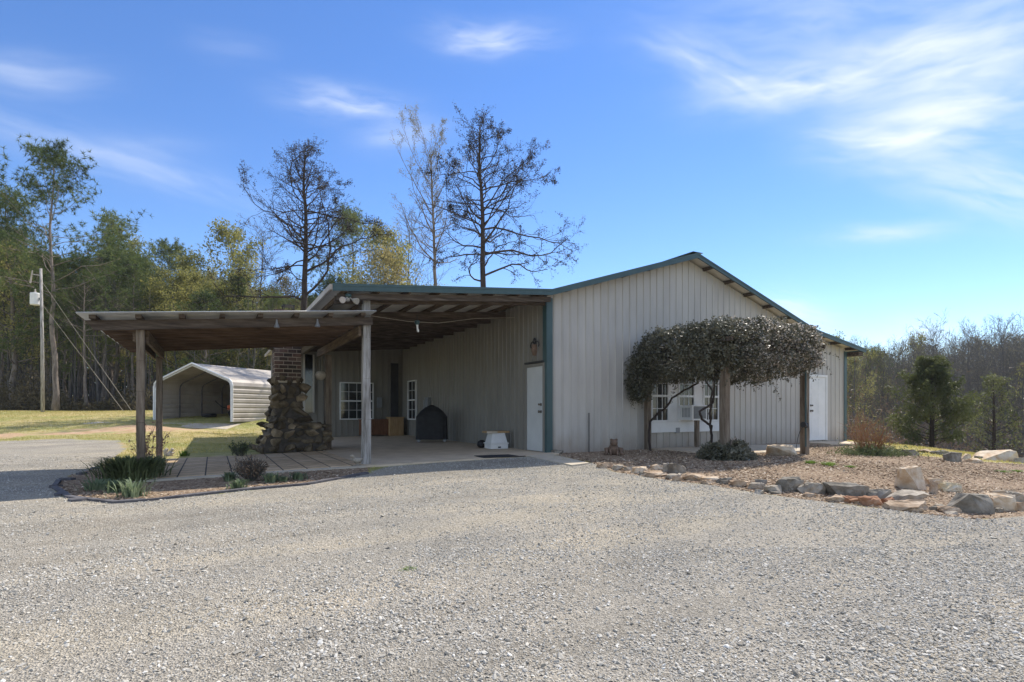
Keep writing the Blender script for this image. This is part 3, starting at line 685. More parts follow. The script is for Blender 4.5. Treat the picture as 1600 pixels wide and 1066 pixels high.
# electrical gear
MB().box(-2.02+.95,-1.83+.95,11.06,11.16,1.1,1.5).build('breaker_box', 'metal_gray', B, bevel=.01)
MB().tube([(-.12,8.2,.1),(-.12,8.2,1.35)], .03, 8).build('conduit', 'metal_gray', B)
m = MB(); m.box(-.16,-.03,7.75,8.1,.85,1.45); m.lathe([(.13,0),(.13,.09),(.11,.13),(.02,.14)], (-.17,7.92,1.3), 16, 'x')
m.build('meter_box', 'metal_gray', B, bevel=.008)
m = MB(); m.box(-.12,-.03,8.35,8.55,.55,.95); m.build('meter_box', 'metal_gray', B, bevel=.008)
# lamps of the carport
fl = thing('floodlight', 'green and white twin head floodlight under the carport roof corner', 'floodlight', (-4.60,-.28,3.12)); fl.scale = (.72,.72,.72)
MB().lathe([(.03,.09),(.075,.08),(.085,.03),(.06,0),(.03,-.01)], (0,0,0), 14).build('mount', 'green_trim', fl, smooth=True)
for sx in (-1,1):
    m = MB(); a = Vector((sx*.03,-.02,-.01)); b = Vector((sx*.10,-.07,-.07)); m.tube([a,b], .018, 8)
    m.tube([b,b+Vector((sx*.05,-.05,-.03)),b+Vector((sx*.09,-.10,-.05))], [.035,.075,.085], 14); m.build('lamp_head', 'pale_stone' if sx < 0 else 'basket', fl)
m = MB(); m.lathe([(.02,.03),(.05,.02),(.06,-.05),(.03,-.06)], (-.03,-.05,-.06), 12); m.build('sensor', 'basket', fl)
lb = thing('hanging_lamp', 'white bulb lamp hanging from green socket under carport rafters', 'lamp', (-2.95,.6,2.86))
MB().lathe([(.05,.07),(.06,.03),(.04,0),(.03,-.02)], (0,0,0), 12).build('socket', 'green_trim', lb, smooth=True)
MB().tube([(0,0,0),(.004,0,-.05),(.008,0,-.10),(.02,0,-.15),(.03,0,-.18)], [.03,.022,.02,.028,.012], 10).build('bulb', 'bulb', lb, smooth=True)
MB().tube([(0,0,.07),(0,0,.2)], .008, 6).build('stem', 'cable', lb)
# ornament above the grey door
wo = thing('wall_ornament', 'dark iron ornament with curled arms above the grey door', 'ornament', (-.05,.48,2.30))
m = MB(); m.tube([(0,0,.0),(0,0,.12),(0,0,.26)], [.05,.085,.07], 8); m.build('body', 'terracotta', wo)
m = MB()
for s_ in (-1,1):
    m.tube([(0,0,.22),(0,s_*.08,.34),(0,s_*.16,.32),(0,s_*.20,.24),(0,s_*.17,.20)], .014, 6)
    m.tube([(0,0,.24),(0,s_*.05,.38),(0,s_*.02,.42),(0,0,.36)], .012, 6)
m.build('scroll', 'cable', wo)
# ------------------------------------------------------------------ PATIO COVER (left lean-to shelter)
Pc = thing('patio_shelter', 'open timber patio shelter with shallow corrugated metal roof and brown joists', 'shelter')
def pz(x): return 2.30+(x+7.9)*.0915      # beam underside
def sq_post(x, y, z0, z1, w, name, mat, parent):
    m = MB(); n = 5
    for i in range(n):
        a = z0+(z1-z0)*i/n; b = z0+(z1-z0)*(i+1)/n; ox = .004*math.sin(i*2.1); ox2 = .004*math.sin((i+1)*2.1)
        m.hexa([(x-w+ox,y-w,a),(x+w+ox,y-w,a),(x+w+ox,y+w,a),(x-w+ox,y+w,a),(x-w+ox2,y-w,b),(x+w+ox2,y-w,b),(x+w+ox2,y+w,b),(x-w+ox2,y+w,b)])
    return m.build(name, mat, parent, bevel=.006)
sq_post(-7.9, -.06, SZ(-7.9)-.1, pz(-7.9), .058, 'post', 'post_brown', Pc)
sq_post(-7.88, 3.25, SZ(-7.9)-.1, pz(-7.9)-.16, .058, 'post', 'post_brown', Pc)
sq_post(-4.08, 4.8, SZ(-4.1), 2.50, .085, 'post', 'post_brown', Pc)
def joist(y, dep, w, x0, x1, mat, lift=0):
    m = MB(); a, b = pz(x0)+lift, pz(x1)+lift
    m.hexa([(x0+.12,y-w/2,a),(x1,y-w/2,b),(x1,y+w/2,b),(x0+.12,y+w/2,a),(x0,y-w/2,a+dep),(x1,y-w/2,b+dep),(x1,y+w/2,b+dep),(x0,y+w/2,a+dep)])
    m.build('joist', mat, Pc)
joist(-.17, .15, .05, -8.62, -4.12, 'wood_dark')
for k in range(7): joist(.42+k*.53, .15, .045, -8.55, -4.35, 'wood_x')
m = MB(); m.beam((-7.982,-.1,pz(-7.9)-.10),(-7.982,3.4,pz(-7.9)-.10),.045,.2); m.beam((-7.818,.03,pz(-7.9)-.10),(-7.818,3.4,pz(-7.9)-.10),.045,.2); m.build('beam', 'wood_y', Pc)
MB().beam((-4.33,-.05,2.53),(-4.33,4.85,2.53),.05,.19).build('beam', 'wood_y', Pc)
for k in range(8):
    xx = -8.5+k*.595; MB().beam((xx,-.36,pz(xx)+.182),(xx,3.75,pz(xx)+.182),.085,.062).build('purlin', 'wood_dark', Pc)
# corrugated sheet
m = MB(); prof = []; yy = -.5
while yy < 3.8:
    for k in range(4): prof.append((yy+k*.019, .009*math.sin(k*math.pi/2)))
    yy += .076
v = []; f = []
for (yy, o_) in prof: v += [(-8.68,yy,pz(-8.68)+.226+o_),(-4.12,yy,pz(-4.12)+.226+o_)]
for i in range(len(prof)-1): f.append((2*i,2*i+1,2*i+3,2*i+2))
m.add(v, f); rf = m.build('roof', 'roof_metal', Pc, smooth=True)
sol = rf.modifiers.new('sheet', 'SOLIDIFY'); sol.thickness = .006
# conical hanging lamps on the beam
for xx in (-5.85,-5.15):
    MB().lathe([(.012,.14),(.02,.08),(.05,.0),(.045,-.005)], (xx,-.22,pz(xx)-.02), 10).build('hook', 'metal_gray', Pc)
# ------------------------------------------------------------------ CHIMNEY
Ch = thing('chimney', 'old fieldstone fireplace with broad rubble base and brick chimney stack', 'chimney', (-5.1,4.95,SZ(-5.1)))
def hull_rock(bm, c, s, rs, n=14, rot=None):
    P = rs.normal(0,1,(n,3)); P /= np.linalg.norm(P,axis=1)[:,None]; P *= rs.uniform(.8,1.12,(n,1)); P *= np.array(s)/2
    R_ = rot if rot is not None else Matrix.Rotation(rs.uniform(0,6.28),3,'Z')
    vs = [bm.verts.new(Vector(c)+R_@Vector(p)) for p in P]
    r = bmesh.ops.convex_hull(bm, input=vs)
    bad = [e for e in r['geom_interior'] if isinstance(e, bmesh.types.BMVert)]
    if bad: bmesh.ops.delete(bm, geom=bad, context='VERTS')
rs = np.random.RandomState(31)
core = MB()
def trap(m, z0, z1, a, b):   # a,b=(x0,x1,y0,y1) rings
    m.hexa([(a[0],a[2],z0),(a[1],a[2],z0),(a[1],a[3],z0),(a[0],a[3],z0),(b[0],b[2],z1),(b[1],b[2],z1),(b[1],b[3],z1),(b[0],b[3],z1)])
LV = [(0,(-.66,.86,-.66,.66)),(.60,(-.48,.78,-.58,.54)),(.80,(-.38,.50,-.50,.44)),(.95,(-.34,.27,-.38,.38)),(1.85,(-.29,.25,-.29,.31))]
for i in range(4): trap(core, LV[i][0], LV[i+1][0], LV[i][1], LV[i+1][1])
core.build('mortar_core', 'mortar', Ch)
bm = bmesh.new()
def ring(z):
    for i in range(4):
        if LV[i][0] <= z <= LV[i+1][0]:
            t = (z-LV[i][0])/(LV[i+1][0]-LV[i][0]); return [LV[i][1][k]*(1-t)+LV[i+1][1][k]*t for k in range(4)]
    return LV[-1][1]
z = .08
while z < 1.86:
    a = ring(z)
    hgt = rs.uniform(.18,.34)
    for side in range(4):
        if side == 0: p0, p1 = (a[0],a[2]),(a[1],a[2])
        elif side == 1: p0, p1 = (a[1],a[2]),(a[1],a[3])
        elif side == 2: p0, p1 = (a[1],a[3]),(a[0],a[3])
        else: p0, p1 = (a[0],a[3]),(a[0],a[2])
        L_ = math.hypot(p1[0]-p0[0], p1[1]-p0[1]); t = rs.uniform(0,.12)
        while t < L_:
            w = rs.uniform(.18,.46); c = t+w/2; q = (p0[0]+(p1[0]-p0[0])*c/L_, p0[1]+(p1[1]-p0[1])*c/L_)
            an = math.atan2(p1[1]-p0[1], p1[0]-p0[0])
            hull_rock(bm, (q[0],q[1],z+rs.uniform(-.03,.03)), (w*1.10, rs.uniform(.20,.34), hgt*1.14*rs.uniform(.85,1.1)), rs, 13, Matrix.Rotation(an,3,'Z')@Matrix.Rotation(rs.normal(0,.25),3,'Y'))
            t += w*.92
    z += hgt*.86
for k in range(16): hull_rock(bm, (rs.uniform(.1,.95),rs.uniform(-.6,.5),.66+rs.uniform(-.04,.05)), (rs.uniform(.25,.42),rs.uniform(.2,.35),.1), rs, 16)
bmesh.ops.subdivide_edges(bm, edges=bm.edges[:], cuts=1, use_grid_fill=True)
for v_ in bm.verts: v_.co += Vector(rs.normal(0,.006,3))
me = bpy.data.meshes.new('stonework'); bm.to_mesh(me); bm.free(); link('stonework', me, 'hearth', Ch)
par = np.arange(len(me.vertices)); ed = np.array([e.vertices[:] for e in me.edges])   # one tone per stone
for _ in range(60):
    lo = np.minimum(par[ed[:,0]], par[ed[:,1]]); np.minimum.at(par, ed[:,0], lo); np.minimum.at(par, ed[:,1], lo)
    if (par[ed[:,0]] == par[ed[:,1]]).all(): break
tone = np.random.RandomState(2).uniform(0,1,len(par)); a_ = me.attributes.new('rnd','FLOAT','POINT'); a_.data.foreach_set('value', tone[par].astype(np.float32))
# brick stack
bk = MB(); rndb = []; zz = 1.86; row = 0
X0,X1,Y0,Y1 = -.34,.30,-.33,.33
while zz < 3.72:
    o_ = .11*(row % 2)
    for (ax, c, lo, hi) in (('x',Y0,X0,X1),('x',Y1,X0,X1),('y',X0,Y0,Y1),('y',X1,Y0,Y1)):
        t = lo-o_
        while t < hi:
            a, b = max(lo+.002, t), min(hi-.002, t+.205); pr = rs.uniform(0,.012)
            if b-a > .03:
                if ax == 'x': bk.box(a,b,c-.004-pr if c < 0 else c-.05,c+.05 if c < 0 else c+.004+pr,zz,zz+.085)
                else: bk.box(c-.004-pr if c < 0 else c-.05,c+.05 if c < 0 else c+.004+pr,a,b,zz+.0007,zz+.0843)
                rndb += [rs.uniform(0,1)]*6
            t += .217
    zz += .104; row += 1
ob = bk.build('brick_stack', 'brick', Ch)
a = ob.data.attributes.new('rnd','FLOAT','FACE'); a.data.foreach_set('value', np.array(rndb, np.float32))
MB().box(X0+.004,X1-.004,Y0+.004,Y1-.004,1.8,3.70).build('mortar', 'concrete_pale', Ch)
m = MB(); m.box(-.13,.17,-.2,.2,3.86,3.875)
for a_ in (-.1,.14):
    for b_ in (-.17,.17): m.box(a_-.012,a_+.012,b_-.012,b_+.012,3.70,3.86)
m.build('chimney_cap', 'cable', Ch)
bmh = bmesh.new(); hull_rock(bmh,(-.42,-.1,2.72),(.26,.24,.24),rs); hull_rock(bmh,(-.02,-.34,3.02),(.3,.14,.2),rs); me = bpy.data.meshes.new('set_stone'); bmh.to_mesh(me); bmh.free(); link('set_stone', me, 'hearth', Ch)
# hanging basket like ornament beside chimney
hb = thing('hanging_ornament', 'round pale woven ornament hanging on a hook right of the chimney', 'ornament', (-4.28,4.75,1.93))
m = MB(); m.lathe([(.01,-.13),(.09,-.11),(.135,-.03),(.14,.04),(.10,.10),(.02,.125)], (0,0,0), 16); m.build('basket', 'basket', hb, smooth=True)
MB().tube([(0,0,.12),(.0,0,.35),(-.02,0,.5)], .008, 6).build('hook', 'cable', hb)
MB().box(-.02,.12,-.02,.02,-.03,.07).build('handle', 'terracotta', hb)
# ------------------------------------------------------------------ things on the patio and carport floor
G_ = thing('covered_grill', 'barbecue grill under a black peaked cover on the carport floor', 'grill', (-.78,5.6,0), R(-22))
def loft(secs, name, mat, parent, smooth=False):
    m = MB(); n = len(secs[0][1]); v = []
    for z_, P in secs: v += [(a, b, z_) for a, b in P]
    f = []
    for i in range(len(secs)-1):
        for k in range(n): f.append((i*n+k, i*n+(k+1)%n, (i+1)*n+(k+1)%n, (i+1)*n+k))
    f.append(tuple(range(n-1,-1,-1))); f.append(tuple((len(secs)-1)*n+k for k in range(n)))
    m.add(v, f); return m.build(name, mat, parent, smooth)
rs = np.random.RandomState(41)
def rr2(w, d_, n=28, wob=.0):
    P = []
    for k in range(n):
        t = 2*math.pi*k/n; c, s_ = math.cos(t), math.sin(t); e = .45
        P.append((w/2*math.copysign(abs(c)**e, c)*(1+wob*math.sin(k*2.3)), d_/2*math.copysign(abs(s_)**e, s_)*(1+wob*math.cos(k*1.7))))
    return P
loft([(.07,rr2(1.0,.6,wob=.03)),(.45,rr2(.98,.58,wob=.02)),(.78,rr2(.98,.58,wob=.01)),(.95,rr2(.72,.50,wob=.01)),(1.08,rr2(.4,.36)),(1.15,rr2(.1,.16))], 'cover', 'black', G_)
m = MB()
for a_ in (-.4,.4):
    for b_ in (-.22,.22): m.lathe([(.055,-.02),(.055,.02)], (a_,b_,.055), 14, 'y')
m.build('wheel', 'metal_gray', G_, smooth=False)
hb_ = thing('box_stack', 'white louvred box with a wooden plank on top beside the grey door', 'box', (-.42,1.80,0), R(-2))
loft([(0,[(-.24,-.2),(.24,-.2),(.24,.2),(-.24,.2)]),(.12,[(-.24,-.2),(.24,-.2),(.24,.2),(-.24,.2)])], 'box_base', 'white', hb_)
MB().box(-.26,.26,-.22,.22,.125,.15).build('box_rim', 'white', hb_)
loft([(.152,[(-.23,-.19),(.23,-.19),(.23,.19),(-.23,.19)]),(.40,[(-.17,-.15),(.17,-.15),(.17,.15),(-.17,.15)])], 'box_body', 'white', hb_)
MB().box(-.04,.04,-.204,-.195,.02,.06).build('vent', 'cable', hb_)
MB().box(-.32,.30,-.17,.17,.402,.45).build('plank', 'oak', hb_)
MB().box(-.34,-.05,-.19,-.172,.40,.448).build('plank_edge', 'concrete_pale', hb_)
m = MB(); m.lathe([(.03,0),(.1,.02),(.13,.08),(.11,.16),(.05,.2),(.01,.205)], (0,0,0), 14); tag(m.build('bucket', 'black', smooth=True), 'round black lidded pot on the floor left of the white box', 'pot').location = (-.62,2.25,-.005)
c1 = thing('wooden_chest', 'dark red brown wooden chest against the carport rear wall', 'chest', (-1.15,10.8,-.02))
MB().box(-.65,.55,-.25,.25,.04,.62).build('body', 'redwood', c1, bevel=.01); MB().box(-.68,.58,-.28,.28,.622,.66).build('lid', 'redwood', c1)
m = MB(); [m.box(-.60+k*.4,-.24+k*.4,-.262,-.251,.1,.56) for k in range(3)]; m.build('panel', 'redwood', c1)
c2 = thing('wooden_cabinet', 'light oak two door cabinet in the carport rear corner', 'cabinet', (-.52,10.55,-.01))
MB().box(-.25,.30,-.25,.25,.0,.70).build('body', 'oak', c2, bevel=.008); MB().box(-.28,.33,-.28,.27,.702,.735).build('top', 'oak', c2)
for k in (0,1): MB().box(-.22+k*.26,.02+k*.26,-.263,-.251,.06,.64).build('cabinet_door', 'oak', c2)
m = MB(); m.box(-.5,.5,-.28,.28,0,.015)
mt = tag(m.build('doormat', 'mat_dark', bevel=.004), 'black rectangular rubber doormat on the gravel before the grey door', 'doormat')
x, y, _ = gp(781,715); mt.location = (x,y,hz(x,y)+.025); mt.rotation_euler = (0,0,R(-3))
def squirrel(px, py, sc, name, label, mat, rz):
    x, y, _ = gp(px, py); t = thing(name, label, 'figurine', (x,y,max(hz(x,y),0 if False else hz(x,y))), rz)
    m = MB(); m.tube([(0,0,0),(0,0,.07),(.01,0,.15),(.03,0,.22)], [.10,.115,.095,.05], 12); m.build('body', mat, t, smooth=True)
    m = MB(); m.tube([(.05,0,.20),(.06,0,.25),(.10,0,.27),(.15,0,.25)], [.03,.065,.06,.02], 12); m.build('head', mat, t, smooth=True)
    m = MB(); m.tube([(-.09,0,.02),(-.17,0,.10),(-.18,0,.20),(-.12,0,.28),(-.06,0,.26)], [.05,.08,.085,.07,.03], 12); m.build('tail', mat, t, smooth=True)
    for s_ in (-1,1):
        m = MB(); m.tube([(.05,s_*.03,.29),(.045,s_*.04,.34)], [.02,.006], 8); m.build('ear', mat, t)
        m = MB(); m.tube([(.05,s_*.07,.14),(.12,s_*.05,.12),(.15,s_*.02,.16)], [.03,.022,.015], 8); m.build('paw', mat, t, smooth=True)
    t.scale = (sc,)*3; return t
squirrel(266,713,.62,'squirrel_figurine','pale stone squirrel figurine on the grass behind the patio post','pale_stone',R(-20))
# small bird figure by the front post
bf = thing('duck_figurine', 'small grey stone duck figurine at the foot of the whitish carport post', 'figurine', (-4.42,-.22,SZ(-4.4)), R(200))
m = MB(); m.tube([(-.12,0,.12),(-.06,0,.10),(.04,0,.10),(.10,0,.13)], [.01,.05,.055,.02], 10); m.build('body', 'rock_gray', bf, smooth=True)
m = MB(); m.tube([(.07,0,.12),(.09,0,.17),(.12,0,.19),(.16,0,.18)], [.03,.025,.032,.008], 10); m.build('head', 'rock_gray', bf, smooth=True)
m = MB(); m.tube([(0,.02,0),(0,.02,.07)], .01, 6); m.tube([(0,-.02,0),(0,-.02,.07)], .01, 6); m.box(-.06,.06,-.05,.05,0,.012); m.build('base', 'rock_gray', bf)
# frog statue
x, y, _ = gp(959,711); fg = thing('frog_statue', 'brown terracotta frog statue sitting on mulch against the beige wall', 'statue', (x,y,hz(x,y)), R(-35))
m = MB(); m.tube([(0,.08,.03),(0,.04,.10),(0,-.02,.20),(0,-.05,.26)], [.10,.15,.12,.07], 14); m.build('body', 'terracotta', fg, smooth=True)
m = MB(); m.tube([(0,.02,.27),(0,-.04,.30),(0,-.11,.29),(0,-.16,.27)], [.05,.10,.09,.03], 14); m.build('head', 'terracotta', fg, smooth=True)
for s_ in (-1,1):
    m = MB(); m.lathe([(.004,-.03),(.03,-.02),(.036,0),(.03,.025),(.004,.035)], (s_*.06,-.05,.375), 10); m.build('eye', 'terracotta', fg, smooth=True)
    m = MB(); m.tube([(s_*.10,.05,.12),(s_*.19,-.02,.13),(s_*.18,-.08,.03),(s_*.24,-.13,.02)], [.07,.06,.035,.03], 10); m.build('hind_leg', 'terracotta', fg, smooth=True)
    m = MB(); m.tube([(s_*.07,-.05,.18),(s_*.09,-.12,.10),(s_*.08,-.15,.02),(s_*.09,-.19,.015)], [.04,.03,.025,.02], 10); m.build('front_leg', 'terracotta', fg, smooth=True)
fg.scale = (.9,.9,.92)
# ------------------------------------------------------------------ ARBOR and VINE
A = thing('arbor', 'timber arbor on brown posts carrying the vine before the triple window', 'arbor')
sq_post(2.95,-.14,-.05,2.35,.065,'post','post_brown',A); sq_post(3.04,-2.5,-.15,2.3,.075,'post','post_brown',A)
sq_post(3.14,-2.38,-.15,2.3,.07,'post','post_brown',A); sq_post(5.82,-2.5,-.15,2.3,.075,'post','post_brown',A)
MB().beam((2.6,-2.5,2.38),(6.3,-2.5,2.38),.05,.17).build('beam','wood_dark',A); MB().beam((2.6,-.2,2.38),(6.3,-.2,2.38),.05,.15).build('beam','wood_dark',A)
for k in range(6): MB().beam((2.8+k*.64,-2.9,2.51),(2.8+k*.64,-.1,2.51),.04,.09).build('rafter','wood_dark',A)
# hose tap fitting and cable on right post
fx = thing('outdoor_light', 'black spotlight clamped to the right arbor post', 'spotlight', (5.70,-2.62,.62))
m = MB(); m.tube([(-.02,0,0),(-.09,-.02,.01),(-.16,-.03,.02)], [.045,.06,.07], 12); m.build('lamp_head','cable',fx)
m = MB(); m.box(-.04,.03,-.04,.03,-.06,.06); m.build('clamp','cable',fx)
m = MB(); m.tube([(-.10,0,-.02),(-.17,.04,-.12),(-.2,.08,-.3),(-.24,.1,-.58)], .007, 5); m.build('cord','cable',fx)
MB().tube([(5.73,-2.59,2.0),(5.74,-2.59,1.4),(5.80,-2.6,.95),(5.87,-2.59,.5),(5.87,-2.59,.3)], .007, 5).build('cord','pale_cable',A)
MB().tube([(5.74,-2.58,.1),(5.74,-2.58,2.2)], .022, 6).build('conduit','green_trim',A)
MB().box(5.76,5.84,-2.60,-2.575,1.90,1.98).build('socket','white',A)
Vn = thing('climbing_vine', 'dense dark evergreen vine draped over the arbor like a shaggy roof', 'vine', (0,0,0))
rs = np.random.RandomState(51)
def vine_shape(n):
    out = []
    for (c, rad, m_, droop) in (((2.95,-1.35,2.33),(.72,1.35,.62),.30,.06),((4.62,-2.1,2.50),(1.80,.98,.56),.48,.30),((3.35,-2.15,2.45),(.85,.95,.56),.18,.10),((2.50,-.35,1.78),(.28,.34,.58),.07,.0)):
        k = int(n*m_); D = rs.normal(0,1,(k,3)); D /= np.linalg.norm(D,axis=1)[:,None]
        D = np.sign(D)*np.abs(D)**.82; a, b, e = D[:,0], D[:,1], D[:,2]
        lump = 1+.10*np.sin(a*7+1)*np.sin(b*6+2)+.08*np.sin(e*9+a*11)+.06*np.sin(b*17+e*13)*np.sin(a*19)
        f = lump*(1-np.abs(rs.normal(0,.11,k)))
        P = np.array(c)+D*np.array(rad)*f[:,None]; P[:,2] -= droop*np.clip(-e,0,1)*(1-a)*.8
        keep = P[:,1] < -.06
        dens = .5+.5*np.sin(P[:,0]*6.1+P[:,2]*5)*np.sin(P[:,1]*5.3+P[:,2]*7.); keep &= rs.uniform(0,1,k) < .35+.75*dens
        out.append(P[keep])
    return np.concatenate(out)
C = vine_shape(25000)
V = leaf_tris(C, .035, .056, 3, rs, .75)
ex = []
for k in range(210):       # stray shoots arching out and trailing down
    a = C[rs.randint(len(C))].copy(); d_ = rs.normal(0,1,3); d_[2] = abs(d_[2])*1.1 if a[2] > 2.6 else -abs(d_[2]); d_[1] -= .3; d_ /= np.linalg.norm(d_)
    for t in range(int(rs.uniform(7,20))): a = a+d_*.028; d_[2] -= .045; ex.append(a.copy())
V = np.concatenate([V, leaf_tris(np.array(ex), .02, .05, 2, rs, .6)])
tri_obj('foliage', V, 'vine_leaf', Vn)
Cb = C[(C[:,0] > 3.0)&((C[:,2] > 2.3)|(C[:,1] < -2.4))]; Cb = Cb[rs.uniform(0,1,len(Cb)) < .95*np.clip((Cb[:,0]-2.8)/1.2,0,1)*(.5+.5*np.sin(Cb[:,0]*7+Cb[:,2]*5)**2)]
tri_obj('painted_glint', leaf_tris(Cb, .045, .045, 3, rs, .8), 'glint', Vn)  # pale flecks paint the sun's sheen on the vine's right, top and front
def vstem(P, r):
    m = MB(); Q = []
    for i in range(len(P)-1):
        for t in (0,.33,.66): Q.append(Vector(P[i]).lerp(Vector(P[i+1]), t)+Vector(rs.normal(0,.008,3)))
    Q.append(Vector(P[-1])); m.tube(Q, [r*(1-.3*i/len(Q)) for i in range(len(Q))], 7); m.build('stem', 'bark_dark', Vn, smooth=True)
vstem([(2.62,-.6,-.05),(2.62,-.55,.35),(2.75,-.45,.7),(2.95,-.5,.9),(3.2,-.6,1.1),(3.25,-.7,1.3),(3.55,-.8,1.48),(3.9,-.9,1.65),(4.0,-1,2.2)], .032)
vstem([(2.93,-2.15,-.05),(2.95,-2.2,.3),(2.9,-2.25,.62),(2.55,-2.3,.78),(2.45,-2.3,.95),(2.7,-2.3,1.05),(2.95,-2.25,1.15),(2.93,-2.3,1.6),(2.85,-2.3,2.1)], .030)
vstem([(2.93,-2.2,.55),(2.86,-2.25,.9),(2.92,-2.25,1.4),(2.78,-2.2,1.62),(2.9,-2.2,2.2)], .026)
m = MB()
for k in range(26):
    a = Vector(C[rs.randint(len(C))]); P = [a]
    for j in range(4): P.append(P[-1]+Vector((rs.normal(0,.16),rs.normal(0,.12),-abs(rs.normal(0,.13)))))
    m = MB(); m.tube(P, .005, 4); m.build('tendril', 'bark', Vn, smooth=True)
# ------------------------------------------------------------------ PLANTS
def strap_plant(px, py, w, h, n, mat, name, label, group=None, blade=.012, droop=.6, seed=0):
    x, y, _ = gp(px, py); rs = np.random.RandomState(seed+60); z = hz(x,y); V = []; Fq = []
    t = None
    for i in range(n):
        a = rs.uniform(0,6.283); r0 = abs(rs.normal(0,.35))*w/2; bx_, by_ = r0*math.cos(a), r0*math.sin(a)
        L_ = h*rs.uniform(.6,1.15); out = rs.uniform(.1,1.)*w*.5*droop; a2 = a+rs.normal(0,.5); pa = a2+1.57
        pts = []
        for k in range(5):
            s_ = k/4; pts.append((bx_+math.cos(a2)*out*s_**1.6, by_+math.sin(a2)*out*s_**1.6, L_*(s_-droop*.45*s_**3)))
        o = len(V)
        for k, p in enumerate(pts):
            ww = blade*(1-.85*(k/4)**2); V += [(p[0]+math.cos(pa)*ww,p[1]+math.sin(pa)*ww,p[2]),(p[0]-math.cos(pa)*ww,p[1]-math.sin(pa)*ww,p[2])]
        for k in range(4): Fq.append((o+2*k,o+2*k+1,o+2*k+3,o+2*k+2))
    ob = npmesh(name, np.array(V), np.array(Fq), 4, mat); ob.location = (x,y,z-.01)
    return tag(ob, label, 'plant', group)
strap_plant(203,752,1.1,.62,1500,'liriope','strap_leaf_plant','large dark green mound of strap leaves left of patio front post',droop=.9,seed=1)
strap_plant(238,742,.5,.5,500,'liriope','strap_leaf_plant','dark strap leaved clump tucked between the two left patio posts',droop=.9,seed=11)
for i,(px,py,w,h,lb) in enumerate([(152,766,.42,.28,'grey green iris clump at the left tip of the mulch bed'),(180,770,.38,.34,'iris clump just left of the tallest grey green iris in the bed'),(208,777,.45,.42,'tallest grey green iris clump in front of the patio front post'),
    (358,752,.28,.26,'small iris clump left of the dead shrub in the bed'),(374,763,.28,.24,'bright green iris clump below the dead shrub'),(425,754,.34,.27,'iris clump right of the dead shrub'),(465,750,.30,.22,'low dark iris tuft farthest right in the patio bed'),(443,753,.2,.16,'tiny iris tuft between two larger ones in patio bed')]):
    strap_plant(px,py,w*1.15,h*.85,110,'iris','iris_clump',lb,'iris clumps in the patio bed',blade=.011,droop=.8,seed=20+i)
for i,(px,py,w,h,lb) in enumerate([(1267,725,.30,.10,'bright green weed tuft in mulch nearest the right arbor post'),(1296,728,.32,.11,'bright green weed tuft between two others in the mulch'),(1328,731,.24,.06,'faint green weed tuft farthest from arbor post'),
    (1565,739,.30,.07,'green weed tuft in mulch before the long pale boulder'),(1590,738,.26,.07,'green weed tuft at the right edge of the mulch bed')]):
    strap_plant(px,py,w,h,160,'weed','weed_tuft',lb,'weed tufts in the mulch',blade=.006,droop=.7,seed=40+i)
strap_plant(640,889,.16,.03,60,'weed','weed_tuft','tiny dry green weed alone in the middle of the gravel drive',blade=.005,droop=.9,seed=77)
def stem_bush(px, py, w, h, n, smat, lmat, name, label, leaf=.05, per=2, tipsonly=True, r=.005, kids=2, cat='shrub', seed=0, low=None):
    x, y, _ = gp(px, py); rs = np.random.RandomState(seed+90); t = thing(name, label, cat, (x,y,hz(x,y)-.01))
    mb = MB(); tips = []
    for i in range(n):
        a = rs.uniform(0,6.283); sp = rs.uniform(.05,1.25)*w*.5/h
        d_ = Vector((math.cos(a)*sp, math.sin(a)*sp, 1)); p = Vector((math.cos(a)*.04*w,math.sin(a)*.04*w,0))
        limb(mb, tips, p, d_, h*rs.uniform(.6,1.12), r, rs, 4, .02, .06, 1, kids, .45, 3, .4, .42, .4)
    mb.build('stem', smat, t)
    tp = np.array(tips)
    tri_obj('foliage', leaf_tris(tp[::2] if tipsonly else tp, .02, leaf, per, rs, .7), lmat, t)
    if low:
        C = np.stack([rs.normal(0,w*.22,low),rs.normal(0,w*.2,low),abs(rs.normal(0,.10,low))+.02],1); tri_obj('leaves', leaf_tris(C, .03, .06, 3, rs, .4, up=.8), 'liriope', t)
    return t
stem_bush(232,742,.9,.85,20,'dead_flower','dead_flower','dead_flower_stems','tall reddish seed heads rising from the strap leaves by patio posts',leaf=.05,per=2,cat='plant',seed=2)
stem_bush(392,753,.6,.36,70,'twig_gray','brush','dead_shrub','dead grey twiggy shrub in the middle of the patio bed',leaf=.035,per=2,kids=4,seed=3)
stem_bush(375,715,.6,.35,40,'twig_gray','liriope','low_shrub','low half green shrub on lawn edge left of the fireplace',leaf=.05,per=3,kids=3,seed=4)
stem_bush(1364,712,1.5,.68,100,'orange_stem','rust_leaf','flowering_bush','orange stemmed spraying bush with green base beyond the right arbor post',leaf=.03,per=1,kids=2,seed=5,low=1500,r=.006)
stem_bush(1342,704,.8,.9,40,'orange_stem','brush','dry_stem_clump','thin dry upright stems between the orange bush and the building corner',leaf=.02,per=1,kids=2,seed=6)
strap_plant(288,713,.26,.2,70,'weed','leafy_seedling','small leafy green plant right of the stone squirrel',blade=.016,droop=.7,seed=88)
